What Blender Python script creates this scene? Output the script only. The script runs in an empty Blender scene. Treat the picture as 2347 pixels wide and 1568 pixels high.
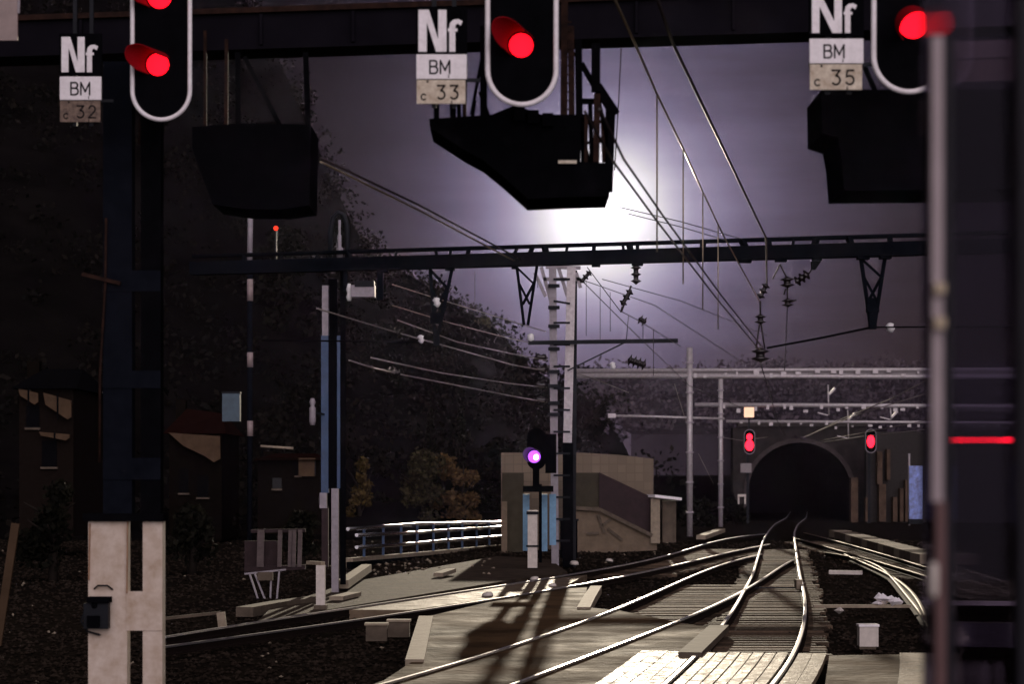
import bpy, math, random
import numpy as np
from mathutils import Vector, noise
R = random.Random(7)
sc = bpy.context.scene
COL = sc.collection
F, CX, HY, CH = 5213.0, 1173.0, 1100.0, 2.86      # focal length and horizon measured on the photograph; camera height over the rails

def P(px, py, Y): return Vector(((px-CX)/F*Y, Y, CH-(py-HY)/F*Y))
def G(px, py, z=0.0):
    Y = (CH-z)*F/(py-HY); return Vector(((px-CX)/F*Y, Y, z))
def PZ(px, py, z): return P(px, py, (z-CH)*F/(HY-py))   # point on the level plane z

# ------------------------------------------------------------------ materials
MATS = {}
def mat(name, col, rough=.7, metal=0., spec=.5, var=.25, scale=6., bump=0., bscale=40., dirt=None, emit=None, es=0., coords='Object', rvar=0.):
    if name in MATS: return MATS[name]
    m = bpy.data.materials.new(name); m.use_nodes = True
    nt = m.node_tree; n = nt.nodes; l = nt.links
    b = n['Principled BSDF']
    b.inputs['Roughness'].default_value = rough; b.inputs['Metallic'].default_value = metal
    b.inputs['Specular IOR Level'].default_value = spec
    tc = n.new('ShaderNodeTexCoord')
    nz = n.new('ShaderNodeTexNoise'); nz.inputs['Scale'].default_value = scale; nz.inputs['Detail'].default_value = 6; nz.inputs['Roughness'].default_value = .65
    l.new(tc.outputs[coords], nz.inputs['Vector'])
    rp = n.new('ShaderNodeValToRGB')
    rp.color_ramp.elements[0].position = .3; rp.color_ramp.elements[1].position = .72
    lo = dirt if dirt else tuple(c*(1-var) for c in col)
    hi = tuple(min(1, c*(1+var)) for c in col)
    rp.color_ramp.elements[0].color = (*lo, 1); rp.color_ramp.elements[1].color = (*hi, 1)
    l.new(nz.outputs['Fac'], rp.inputs['Fac']); l.new(rp.outputs['Color'], b.inputs['Base Color'])
    if bump:
        n2 = n.new('ShaderNodeTexNoise'); n2.inputs['Scale'].default_value = bscale; n2.inputs['Detail'].default_value = 5
        l.new(tc.outputs[coords], n2.inputs['Vector'])
        bp = n.new('ShaderNodeBump'); bp.inputs['Strength'].default_value = bump; bp.inputs['Distance'].default_value = .03
        l.new(n2.outputs['Fac'], bp.inputs['Height']); l.new(bp.outputs['Normal'], b.inputs['Normal'])
    if rvar:
        n3 = n.new('ShaderNodeTexNoise'); n3.inputs['Scale'].default_value = scale*1.7; n3.inputs['Detail'].default_value = 8; l.new(tc.outputs[coords], n3.inputs['Vector'])
        mr = n.new('ShaderNodeMapRange'); mr.inputs['From Min'].default_value = .35; mr.inputs['From Max'].default_value = .65; mr.inputs['To Min'].default_value = rough-rvar; mr.inputs['To Max'].default_value = min(1, rough+rvar)
        l.new(n3.outputs['Fac'], mr.inputs['Value']); l.new(mr.outputs[0], b.inputs['Roughness'])
    if emit:
        b.inputs['Emission Color'].default_value = (*emit, 1); b.inputs['Emission Strength'].default_value = es
    MATS[name] = m
    return m
BLACK = mat('black_paint', (.003,.003,.004), .9, spec=.0)
STEELD = mat('dark_steel', (.010,.011,.015), .6, spec=.12, scale=3)
RUST = mat('rusty_steel', (.030,.014,.010), .8, spec=.06, scale=9, dirt=(.008,.005,.005))
BEAMM = mat('gantry_steel', (.005,.006,.009), .8, spec=.0, scale=2)
GIRD = mat('girder_paint', (.007,.006,.009), .9, spec=.02, scale=2)
WHITE = mat('white_enamel', (.92,.87,.91), .45, spec=.3, var=.05, scale=14, dirt=(.74,.69,.72))
CREAM = mat('yellowed_enamel', (.70,.63,.52), .5, spec=.3, var=.1, scale=11, dirt=(.36,.27,.19))
DIRTY = mat('dirty_enamel', (.22,.155,.12), .6, spec=.2, scale=16, dirt=(.06,.04,.035))
LETTER = mat('black_lettering', (.010,.008,.009), .7, spec=.1)
WPOST = mat('white_post_paint', (.62,.53,.47), .6, spec=.3, var=.1, scale=5, dirt=(.42,.31,.23))
RUSTW = mat('rust_streaked_paint', (.30,.17,.10), .7, spec=.2, scale=6, dirt=(.20,.11,.07))
GREYP = mat('grey_steel', (.26,.23,.26), .5, spec=.4, var=.2, scale=7)
PALE = mat('galvanised_steel', (.42,.38,.40), .45, metal=.3, var=.25, scale=8)
BLUEP = mat('blue_paint', (.022,.055,.13), .45, spec=.4, scale=4)
BLUEL = mat('light_blue_paint', (.16,.32,.50), .5, spec=.4, scale=5, var=.2)
BLUEG = mat('blue_steel', (.006,.007,.011), .8, spec=.0, scale=5)
RAILT = mat('polished_rail', (.80,.77,.78), .42, metal=1., var=.15, scale=20)
RAILS = mat('rusty_rail_side', (.012,.008,.007), .9, spec=.03, scale=12)
WOOD = mat('sleeper_timber', (.085,.058,.040), .8, spec=.10, scale=5, bump=.5, bscale=25, var=.4)
_n = WOOD.node_tree.nodes; _l = WOOD.node_tree.links; _oi = _n.new('ShaderNodeObjectInfo'); _mr = _n.new('ShaderNodeMapRange'); _mr.inputs['To Min'].default_value = .35; _mr.inputs['To Max'].default_value = 1.5
_l.new(_oi.outputs['Random'], _mr.inputs['Value']); _hs = _n.new('ShaderNodeHueSaturation'); _l.new(_mr.outputs[0], _hs.inputs['Value'])
_b = _n['Principled BSDF']; _l.new(_b.inputs['Base Color'].links[0].from_socket, _hs.inputs['Color']); _l.new(_hs.outputs[0], _b.inputs['Base Color'])
PLANK = mat('crossing_planks', (.22,.165,.11), .62, spec=.4, rvar=.14, scale=4, bump=.6, bscale=18, var=.45)
ASPH = mat('asphalt', (.085,.052,.028), .86, spec=.034, var=.7, scale=.45, bump=.9, bscale=5, rvar=.10)
DULLR = mat('dull_rail', (.22,.17,.12), .6, metal=.9, var=.2, scale=12)
BALL = mat('ballast_ground', (.014,.011,.009), .95, spec=0., var=.5, scale=3, bump=1., bscale=11)
STONE = mat('ballast_stone', (.026,.019,.015), .92, spec=.008, var=.6, scale=1.5)
CONC = mat('pale_concrete', (.27,.22,.165), .8, spec=.12, var=.25, scale=5, bump=.2)
CONCD = mat('stained_concrete', (.10,.078,.06), .85, spec=.08, var=.35, scale=3)
WHITEC = mat('whitewashed_concrete', (.58,.52,.48), .65, spec=.4, var=.15, scale=9)
OLIVE = mat('shaded_olive_render', (.045,.038,.026), .85, spec=.15, scale=2)  # shelter walls, their shade put into a darker olive
BROWNP = mat('brown_panel', (.030,.018,.020), .8, spec=.2, scale=4)
BEIGE = mat('beige_house_render', (.075,.048,.031), .9, spec=.0, scale=2, var=.25)  # lighter render, sunlight on wall patches put into the colour; also planks
BEIGED = mat('shaded_house_render', (.006,.0045,.0035), .9, spec=.0, scale=2, var=.25)  # darker copy, shade on the house walls put into the colour
TILE = mat('red_roof_tiles', (.014,.005,.004), .9, spec=.0, scale=4)
GLASSD = mat('dark_window_glass', (.004,.004,.006), .3, spec=.2)
SHUT = mat('dark_shutter', (.004,.004,.005), .9, spec=.0)
BARK = mat('bark', (.016,.012,.010), .9, spec=.1, scale=5)
INS = mat('brown_porcelain', (.012,.008,.010), .25, spec=.5)
INSW = mat('glass_insulator', (.7,.68,.7), .2, spec=.6)
WIRED = mat('dark_wire', (.03,.022,.024), .5, metal=.4)
WIREL = mat('copper_wire', (.34,.27,.19), .38, metal=.8)
WIREF = mat('dull_grey_wire', (.20,.17,.17), .9, spec=.05)
WIREG = mat('bare_grey_wire', (.34,.30,.27), .5, metal=.8)
MASON = mat('tunnel_masonry', (.030,.025,.026), .95, spec=.0, scale=1.2, bump=.4, bscale=6, var=.4)
SOOT = mat('sooty_lining', (.004,.0035,.004), 1., spec=.0)
WALLB = mat('brown_masonry', (.085,.056,.042), .9, spec=.1, scale=1.5, var=.4)
EARTH = mat('dark_earth', (.006,.005,.005), 1., spec=.0, scale=.2, var=.5)
YARD = mat('gravel_yard', (.055,.04,.03), .9, spec=.06, var=.5, scale=1.5, bump=.8, bscale=9)
ROAD = mat('dry_earth', (.14,.10,.065), .68, spec=.22, rvar=.12, var=.4, scale=1.2, bump=.6, bscale=9)

def leafmat(name, col, lo, sat=.0):
    m = bpy.data.materials.new(name); m.use_nodes = True
    nt = m.node_tree; n = nt.nodes; l = nt.links; b = n['Principled BSDF']
    b.inputs['Roughness'].default_value = .8; b.inputs['Specular IOR Level'].default_value = .1
    g = n.new('ShaderNodeNewGeometry'); rp = n.new('ShaderNodeValToRGB')
    rp.color_ramp.elements[0].color = (*lo, 1); rp.color_ramp.elements[1].color = (*col, 1)
    l.new(g.outputs['Random Per Island'], rp.inputs['Fac']); l.new(rp.outputs['Color'], b.inputs['Base Color'])
    tr = n.new('ShaderNodeBsdfTranslucent'); l.new(rp.outputs['Color'], tr.inputs['Color'])
    mx = n.new('ShaderNodeMixShader'); mx.inputs[0].default_value = .25
    l.new(b.outputs[0], mx.inputs[1]); l.new(tr.outputs[0], mx.inputs[2]); l.new(mx.outputs[0], n['Material Output'].inputs['Surface'])
    return m
LF_DARK = leafmat('dark_leaves', (.011,.010,.006), (.003,.003,.002))
LF_OLIVE = leafmat('olive_leaves', (.06,.052,.024), (.018,.015,.009))
LF_OCHRE = leafmat('ochre_leaves', (.12,.072,.028), (.04,.024,.011))
LF_YELL = leafmat('yellowed_leaves', (.12,.082,.026), (.04,.027,.011))
LF_WOOD = leafmat('woodland_leaves', (.012,.009,.007), (.003,.003,.003))

def lamp_mat(name, col, s):
    m = bpy.data.materials.new(name); m.use_nodes = True
    nt = m.node_tree; n = nt.nodes; l = nt.links
    n.remove(n['Principled BSDF'])
    e = n.new('ShaderNodeEmission'); e.inputs['Color'].default_value = (*col, 1); e.inputs['Strength'].default_value = s
    lw = n.new('ShaderNodeLayerWeight'); lw.inputs['Blend'].default_value = .35
    mr = n.new('ShaderNodeMapRange'); mr.inputs['From Max'].default_value = .6; mr.inputs['To Min'].default_value = s*1.5; mr.inputs['To Max'].default_value = s*.45
    l.new(lw.outputs['Facing'], mr.inputs['Value']); l.new(mr.outputs[0], e.inputs['Strength'])
    l.new(e.outputs[0], n['Material Output'].inputs['Surface']); return m
REDL = lamp_mat('lit_red_lens', (1.,.004,.012), 2.6)
REDF = lamp_mat('lit_far_red_lens', (1.,.012,.03), 3.)
REDX = lamp_mat('lit_far_red_lens_bright', (1.,.006,.02), 26.)
VIOL = lamp_mat('lit_violet_lens', (.5,.10,1.), 1.3)
VIOLC = lamp_mat('lit_violet_core', (.95,.75,1.), 5.)
PANELL = lamp_mat('lit_number_panel', (1.,.58,.40), .85)
REDS = lamp_mat('small_red_light', (1.,.03,.01), 1.2)
HOODM = mat('hood_red_glow', (.24,.005,.010), .6, spec=.0, var=.1)  # lens glow inside the hood painted in as red

# ------------------------------------------------------------------ mesh building
class MB:
    def __init__(s): s.v = []; s.f = []; s.sm = []; s.cut = []
    def add(s, vs, fs, smooth=False):
        o = len(s.v); s.cut.append((o, len(s.f))); s.v += [Vector(v) for v in vs]; s.f += [tuple(i+o for i in f) for f in fs]; s.sm += [smooth]*len(fs); return s
    def box(s, c, d, ax=None):
        c = Vector(c); ax = ax or (Vector((1,0,0)), Vector((0,1,0)), Vector((0,0,1)))
        vs = [c+ax[0]*(i*d[0]/2)+ax[1]*(j*d[1]/2)+ax[2]*(k*d[2]/2) for k in (-1,1) for j in (-1,1) for i in (-1,1)]
        return s.add(vs, [(0,2,3,1),(4,5,7,6),(0,1,5,4),(2,6,7,3),(0,4,6,2),(1,3,7,5)])
    def bar(s, p, q, w, h=None):
        p = Vector(p); q = Vector(q); h = h or w; t = (q-p); L = t.length
        if L < 1e-6: return s
        t = t/L
        u = Vector((0,0,1)) if abs(t.z) < .95 else Vector((0,1,0))
        a = t.cross(u).normalized(); b = a.cross(t).normalized()
        return s.box((p+q)/2, (L, w, h), (t, a, b))
    def tube(s, pts, r, n=8, closed=False, cap=True):
        pts = [Vector(p) for p in pts]; N = len(pts); rr = r if isinstance(r, (list, tuple)) else [r]*N
        rings = []; pa = None
        for i, p in enumerate(pts):
            if closed: t = pts[(i+1) % N]-pts[i-1]
            else: t = pts[min(i+1, N-1)]-pts[max(i-1, 0)]
            t.normalize()
            if pa is None:
                u = Vector((0,0,1)) if abs(t.z) < .9 else Vector((0,1,0)); a = t.cross(u).normalized()
            else: a = (pa-t*pa.dot(t)).normalized()
            pa = a; b = t.cross(a)
            rings.append([p+(a*math.cos(2*math.pi*k/n)+b*math.sin(2*math.pi*k/n))*rr[i] for k in range(n)])
        vs = [v for rg in rings for v in rg]; fs = []
        for i in range(N if closed else N-1):
            j = (i+1) % N
            for k in range(n): fs.append((i*n+k, i*n+(k+1) % n, j*n+(k+1) % n, j*n+k))
        s.add(vs, fs, True)
        if not closed and cap:
            o = len(s.v)-N*n; s.f += [tuple(o+k for k in range(n))[::-1], tuple(o+(N-1)*n+k for k in range(n))]; s.sm += [False]*2
        return s
    def prism(s, poly, y0, y1):       # polygon in x,z extruded along y
        n = len(poly); vs = [Vector((x, y0, z)) for x, z in poly]+[Vector((x, y1, z)) for x, z in poly]
        fs = [tuple(range(n)), tuple(range(2*n-1, n-1, -1))]+[(i, i+n, (i+1) % n+n, (i+1) % n) for i in range(n)]
        return s.add(vs, fs)
    def slab(s, poly, z0, z1):        # polygon in x,y extruded along z
        n = len(poly); vs = [Vector((p[0], p[1], z0)) for p in poly]+[Vector((p[0], p[1], z1)) for p in poly]
        fs = [tuple(range(n))[::-1], tuple(range(n, 2*n))]+[(i, (i+1) % n, (i+1) % n+n, i+n) for i in range(n)]
        return s.add(vs, fs)
    def lathe(s, p, t, prof, n=12):   # prof: (distance along t, radius)
        p = Vector(p); t = Vector(t).normalized()
        return s.tube([p+t*d for d, r in prof], [max(r, .0005) for d, r in prof], n)
    def sweep(s, prof, pts, closed_prof=True):
        n = len(prof); vs = []
        for i, p in enumerate(pts):
            t = Vector(pts[min(i+1, len(pts)-1)])-Vector(pts[max(i-1, 0)]); t.z = 0; t.normalize(); a = Vector((t.y, -t.x, 0))
            for u, w in prof: vs.append(Vector(p)+a*u+Vector((0,0,w)))
        fs = [(i*n+k, i*n+(k+1) % n, (i+1)*n+(k+1) % n, (i+1)*n+k) for i in range(len(pts)-1) for k in range(n if closed_prof else n-1)]
        s.add(vs, fs)
        if closed_prof: s.add(vs[:n], [tuple(range(n))]); s.add(vs[-n:], [tuple(range(n))[::-1]])
        return s
    def stones(s, c, r):
        a = [Vector((1,0,0)), Vector((0,1,0)), Vector((0,0,1)), Vector((-1,0,0)), Vector((0,-1,0)), Vector((0,0,-1))]
        vs = [Vector(c)+Vector((v.x*r*R.uniform(.6,1.3), v.y*r*R.uniform(.6,1.3), v.z*r*R.uniform(.4,1.)))+Vector((R.uniform(-.3,.3)*r, R.uniform(-.3,.3)*r, 0)) for v in a]
        return s.add(vs, [(0,1,2),(1,3,2),(3,4,2),(4,0,2),(1,0,5),(3,1,5),(4,3,5),(0,4,5)])
    def leaves(s, c, rad, n, size, shell=.35):
        c = Vector(c)
        for _ in range(n):
            d = Vector((R.gauss(0,1), R.gauss(0,1), R.gauss(0,1))).normalized()
            q = c+Vector((d.x*rad[0], d.y*rad[1], d.z*rad[2]))*(R.random()**shell)
            a = Vector((R.gauss(0,1), R.gauss(0,1), R.gauss(0,1))).normalized(); b = a.cross(Vector((R.gauss(0,1), R.gauss(0,1), R.gauss(0,1)))).normalized()
            z = size*R.uniform(.6,1.4)
            s.add([q-a*z, q+b*z*.6, q+a*z, q-b*z*.6], [(0,1,2,3)])
        return s

WL = {}
def link(name, data, loc):
    o = bpy.data.objects.new(name, data); COL.objects.link(o); WL[o] = Vector(loc); return o
def mk(name, mb, m, org):
    me = bpy.data.meshes.new(name); org = Vector(org)
    me.from_pydata([tuple(v-org) for v in mb.v], [], mb.f)
    me.polygons.foreach_set('use_smooth', mb.sm)
    me.materials.append(m); me.update(); return me
def tag(o, label=None, cat=None, group=None, kind=None):
    if label: o['label'] = label
    if cat: o['category'] = cat
    if group: o['group'] = group
    if kind: o['kind'] = kind
    return o
def thing(name, label, cat, loc, group=None):
    o = link(name, None, loc); o.location = loc; return tag(o, label, cat, group)
def part(name, mb, m, parent, label=None):
    o = link(name, mk(name, mb, m, WL[parent]), WL[parent]); o.parent = parent
    return tag(o, label)
def each(name, mb, m, parent):
    # every piece of mb becomes a part of its own
    cuts = mb.cut+[(len(mb.v), len(mb.f))]
    for (v0, f0), (v1, f1) in zip(cuts, cuts[1:]):
        q = MB(); q.v = mb.v[v0:v1]; q.f = [tuple(i-v0 for i in f) for f in mb.f[f0:f1]]; q.sm = mb.sm[f0:f1]
        part(name, q, m, parent)
def solo(name, mb, m, label, cat, group=None, kind=None):
    xs = [v.x for v in mb.v]; ys = [v.y for v in mb.v]; zs = [v.z for v in mb.v]
    loc = Vector(((min(xs)+max(xs))/2, (min(ys)+max(ys))/2, min(zs)))
    o = link(name, mk(name, mb, m, loc), loc); o.location = loc
    return tag(o, label, cat, group, kind)
def struct(name, mb, m, kind='structure'):
    o = link(name, mk(name, mb, m, (0,0,0)), (0,0,0)); return tag(o, kind=kind)

# ------------------------------------------------------------------ camera
cam = bpy.data.cameras.new('camera'); co = bpy.data.objects.new('camera', cam); COL.objects.link(co)
co.location = (0,0,CH); co.rotation_euler = (math.pi/2,0,0)
cam.sensor_width = 36; cam.lens = 36*F/2346; cam.shift_y = (HY-784)/2346
cam.clip_start = .1; cam.clip_end = 4000
cam.dof.use_dof = True; cam.dof.focus_distance = 52; cam.dof.aperture_fstop = 2.7
sc.camera = co
sc.view_settings.view_transform = 'Standard'; sc.view_settings.look = 'None'; sc.view_settings.gamma = 1; sc.view_settings.exposure = 0

# ------------------------------------------------------------------ light
SUN = Vector((.0387, 1., .117)).normalized()
sl = bpy.data.lights.new('sun', 'SUN'); so = bpy.data.objects.new('sun', sl); COL.objects.link(so)
sl.energy = 3.0; sl.angle = math.radians(.36); sl.color = (1.,.85,.65)
so.rotation_euler = (-SUN).to_track_quat('-Z', 'Y').to_euler(); so.location = (0,0,60)
w = bpy.data.worlds.new('World'); sc.world = w; w.use_nodes = True
nt = w.node_tree; n = nt.nodes; l = nt.links
bg = n['Background']; bg.inputs['Strength'].default_value = 1.
def M(op, a, b=None, c=None, clamp=False):
    x = n.new('ShaderNodeMath'); x.operation = op; x.use_clamp = clamp
    for i, v in enumerate((a, b, c)):
        if v is None: continue
        if isinstance(v, (int, float)): x.inputs[i].default_value = v
        else: l.new(v, x.inputs[i])
    return x.outputs[0]
def VM(op, a, b, sc_=None):
    x = n.new('ShaderNodeVectorMath'); x.operation = op
    for i, v in enumerate((a, b)):
        if isinstance(v, (tuple, Vector)): x.inputs[i].default_value = tuple(v)
        elif v is not None: l.new(v, x.inputs[i])
    if sc_ is not None: l.new(sc_, x.inputs['Scale'])
    return x.outputs['Value'] if op == 'DOT_PRODUCT' else x.outputs['Vector']
sky = n.new('ShaderNodeTexSky'); sky.sky_type = 'NISHITA'; sky.sun_disc = False
sky.sun_elevation = math.asin(SUN.z); sky.sun_rotation = math.atan2(SUN.x, SUN.y); sky.dust_density = 2.; sky.air_density = 1.
tc = n.new('ShaderNodeTexCoord'); D = tc.outputs['Generated']
th = M('ARCCOSINE', M('MINIMUM', VM('DOT_PRODUCT', D, SUN), .999999))
r = M('MULTIPLY', th, F/100)
nzv = VM('MULTIPLY', D, (1., 1., 8.))
nz = n.new('ShaderNodeTexNoise'); nz.inputs['Scale'].default_value = 7; nz.inputs['Detail'].default_value = 7; nz.inputs['Roughness'].default_value = .6
l.new(nzv, nz.inputs['Vector'])
cl = n.new('ShaderNodeMapRange'); cl.inputs['From Min'].default_value = .3; cl.inputs['From Max'].default_value = .7; cl.inputs['To Min'].default_value = .45; cl.inputs['To Max'].default_value = 1.5
l.new(nz.outputs['Fac'], cl.inputs['Value'])
sp = n.new('ShaderNodeSeparateXYZ'); l.new(D, sp.inputs[0])
az = M('DIVIDE', sp.outputs['X'], M('MAXIMUM', sp.outputs['Y'], .05))
lf = n.new('ShaderNodeMapRange'); lf.interpolation_type = 'SMOOTHSTEP'
lf.inputs['From Min'].default_value = (640-CX)/F; lf.inputs['From Max'].default_value = (1500-CX)/F; lf.inputs['To Min'].default_value = .0; lf.inputs['To Max'].default_value = 1.
l.new(az, lf.inputs['Value'])
core = M('MULTIPLY', M('EXPONENT', M('MULTIPLY', r, -1/.92)), 2.7)
halo = M('ADD', M('MULTIPLY', M('EXPONENT', M('MULTIPLY', r, -1/3.6)), .105), M('MULTIPLY', M('EXPONENT', M('MULTIPLY', r, -1/14.)), .012))
rf = n.new('ShaderNodeMapRange'); rf.interpolation_type = 'SMOOTHSTEP'
rf.inputs['From Min'].default_value = (1600-CX)/F; rf.inputs['From Max'].default_value = (2350-CX)/F; rf.inputs['To Min'].default_value = 1.; rf.inputs['To Max'].default_value = .12
l.new(az, rf.inputs['Value'])
halo = M('MULTIPLY', M('MULTIPLY', M('MULTIPLY', halo, lf.outputs[0]), cl.outputs[0]), rf.outputs[0])
gl = M('ADD', core, halo)
mx = n.new('ShaderNodeMix'); mx.data_type = 'RGBA'
l.new(M('MULTIPLY', gl, 1.5, clamp=True), mx.inputs['Factor'])
mx.inputs['A'].default_value = (.80,.67,1.27,1); mx.inputs['B'].default_value = (1.,.95,1.02,1)
glow = VM('SCALE', mx.outputs['Result'], None, gl)
front = M('MULTIPLY', sky.outputs['Color'], 1.) if False else None
tint = VM('MULTIPLY', sky.outputs['Color'], (.00030,.00030,.00085))
back = M('POWER', M('MAXIMUM', VM('DOT_PRODUCT', D, Vector((.18,-.93,.32)).normalized()), 0.), 5.)  # bright sky lobe behind the camera, added to light camera-facing surfaces
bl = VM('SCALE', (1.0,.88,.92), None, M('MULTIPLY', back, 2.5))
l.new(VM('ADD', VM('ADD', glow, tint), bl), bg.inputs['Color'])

# ------------------------------------------------------------------ ground and hills
def lin(a, b, n_): return [a+(b-a)*i/n_ for i in range(n_+1)]
gx = lin(-600,-60,9)[:-1]+lin(-60,-14,23)[:-1]+lin(-14,26,100)[:-1]+lin(26,70,22)[:-1]+lin(70,600,9)
gy = lin(-60,24,10)[:-1]+lin(24,110,230)[:-1]+lin(110,190,60)[:-1]+lin(190,305,8)
def gz(x, y):
    return -.27+.035*noise.noise((x*.9, y*.5, 0))+.02*noise.noise((x*2.3, y*2.1, 3))
mb = MB(); W_ = len(gx)
mb.add([(x, y, gz(x, y)) for y in gy for x in gx], [(j*W_+i, j*W_+i+1, (j+1)*W_+i+1, (j+1)*W_+i) for j in range(len(gy)-1) for i in range(W_-1)], True)
struct('ground', mb, BALL)

def ridge(px, tab):
    for (a, ya), (b, yb) in zip(tab, tab[1:]):
        if a <= px <= b:
            t = (px-a)/(b-a); return ya+(yb-ya)*t
    return tab[0][1] if px < tab[0][0] else tab[-1][1]
LT = [(-1500,-700),(300,-260),(480,-140),(560,-20),(660,170),(740,370),(800,500),(865,582),(960,630),(1060,700),(1140,735),(1200,830),(1260,868),(1420,862),(1700,856),(2000,850),(2400,835),(3300,760)]
def hill(name, x0, x1, y0, yr, y1, nx, ny, foot):
    mb = MB(); vs = []
    for j in range(ny+1):
        y = y0+(y1-y0)*j/ny
        for i in range(nx+1):
            x = x0+(x1-x0)*i/nx
            px = CX+x/yr*F
            top = CH+(HY-ridge(px, LT))/F*yr
            t = min(1, max(0, (y-y0)/(yr-y0)))
            fx = foot(x, y)
            z = -.4+fx+(top-fx)*(t**1.15 if t < 1 else 1)-max(0, (y-yr))*.05
            z += (1.1*noise.noise((x*.09, y*.07, 1))+.5*noise.noise((x*.25, y*.2, 5)))*min(1, t*3)
            vs.append((x, y, z))
    W = nx+1
    mb.add(vs[:W]+[(v[0], v[1], -1.5) for v in vs[:W]], [(i, W+i, W+i+1, i+1) for i in range(nx) if not (x0 > 0 and 15.5 < vs[i][0] < 27.5)])
    mb.add(vs, [(j*W+i, j*W+i+1, (j+1)*W+i+1, (j+1)*W+i) for j in range(ny) for i in range(nx)], True)
    struct(name, mb, EARTH if x0 < 0 else mat('haze_tinted_earth', (.045,.036,.048), 1., spec=0., scale=.2, var=.4)); return vs  # right hill earth has the haze painted into its colour
hl = hill('hillside', -130, 9, 118, 260, 300, 70, 60, lambda x, y: 0)
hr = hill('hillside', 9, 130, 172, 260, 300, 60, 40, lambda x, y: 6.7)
# wood covering both slopes: one mass nobody could count
LF_FAR = leafmat('haze_tinted_leaves', (.085,.066,.090), (.050,.039,.055))  # paler purple leaves, haze painted into the colour
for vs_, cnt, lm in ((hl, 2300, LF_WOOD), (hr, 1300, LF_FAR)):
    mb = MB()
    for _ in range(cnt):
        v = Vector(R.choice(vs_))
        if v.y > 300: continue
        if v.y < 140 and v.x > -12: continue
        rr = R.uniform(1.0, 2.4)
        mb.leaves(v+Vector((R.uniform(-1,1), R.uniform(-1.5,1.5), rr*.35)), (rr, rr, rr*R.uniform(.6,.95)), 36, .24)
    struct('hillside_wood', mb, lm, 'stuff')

# ------------------------------------------------------------------ rails
def rail_pts(pts, step=1.2, extend=None, deg=4):
    wp = [G(*p) for p in pts]
    if extend: wp += [Vector(e) for e in extend]
    ys = np.array([p.y for p in wp]); xs = np.array([p.x for p in wp])
    if deg == 5:     # long main rails: follow the surveyed points, eased over a few metres
        o = np.argsort(ys); yy = np.arange(ys.min(), ys.max()+step, step); xx = np.interp(yy, ys[o], xs[o])
        for _ in range(30): xx[1:-1] = .25*xx[:-2]+.5*xx[1:-1]+.25*xx[2:]
        return [Vector((float(x), float(y), 0)) for x, y in zip(xx, yy)]
    m0 = ys.mean(); s0 = ys.std()
    c = np.polyfit((ys-m0)/s0, xs, min(deg, len(wp)-1))
    yy = np.arange(ys.min(), ys.max()+step, step)
    return [Vector((float(x), float(y), 0)) for x, y in zip(np.polyval(c, (yy-m0)/s0), yy)]
HEAD = [(-.036,-.034),(-.034,-.006),(-.026,0),(.026,0),(.034,-.006),(.036,-.034)]
BODY = [(-.034,-.036),(.034,-.036),(.010,-.05),(.010,-.13),(.07,-.15),(.07,-.165),(-.07,-.165),(-.07,-.15),(-.010,-.13),(-.010,-.05)]
RAILPTS = {}
def rail(key, pts, label, head=None, **k):
    wp = rail_pts(pts, **k); RAILPTS[key] = wp
    t = thing('rail', label, 'rail', wp[0]-Vector((0,0,.165)), 'rails of the station tracks')
    part('rail_head', MB().sweep(HEAD, wp), DULLR if key[0] in 'DE' else RAILT, t); part('rail_web', MB().sweep(BODY[::-1], wp), RAILS, t)
    return wp
TUN = 21.5
rail('A0', [(1748,1238),(1723,1323),(1705,1351),(1685,1393),(1665,1418),(1623,1478),(1573,1521),(1533,1566),(1462,1620)], 'bright left rail of the main track into the tunnel, crossed by the branch', extend=[(14.05,125,0),(16.95,147,0),(TUN-.75,172,0),(25.1,205,0)], deg=5)
rail('A1', [(1820,1231),(1832,1316),(1846,1371),(1847,1408),(1840,1451),(1827,1493),(1802,1533),(1787,1563),(1725,1620)], 'bright right rail of the main track into the tunnel, bowing to the right', extend=[(15.5,125,0),(18.45,147,0),(TUN+.75,172,0),(26.6,205,0)], deg=5)
rail('B0', [(1735,1272),(1540,1340),(1440,1383),(1400,1400),(1200,1470),(1110,1500),(870,1568),(700,1615)], 'left rail of the branch that splits off the main track towards the foreground')
rail('B1', [(1815,1284),(1690,1360),(1560,1420),(1300,1520),(1185,1565),(1050,1615)], 'right rail of the branch that crosses the left main rail')
rail('C0', [(370,1459),(586,1427),(836,1388),(1171,1336),(1305,1318),(1388,1303),(1535,1270),(1748,1224)], 'far rail of the side track along the railing')
rail('C1', [(360,1484),(586,1452),(936,1401),(1303,1346),(1510,1301),(1673,1266),(1758,1248)], 'near rail of the side track beside the violet signal')
rail('D0', [(1822,1233),(1935,1268),(2010,1283),(2112,1316),(2300,1376)], 'near rail of the right-hand track that leaves the tunnel mouth', deg=2)
rail('D1', [(1842,1221),(1985,1258),(2034,1273),(2125,1301),(2330,1366)], 'far rail of the right-hand track that leaves the tunnel mouth', deg=2)
rail('E0', [(1935,1269),(2010,1303),(2072,1340),(2117,1400),(2150,1470)], 'dull curved rail bending down right from the tunnel track')
rail('E1', [(1905,1268),(1960,1278),(2047,1328),(2085,1368),(2113,1412),(2138,1478)], 'dull check rail close inside the curved right-hand rail')
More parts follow.
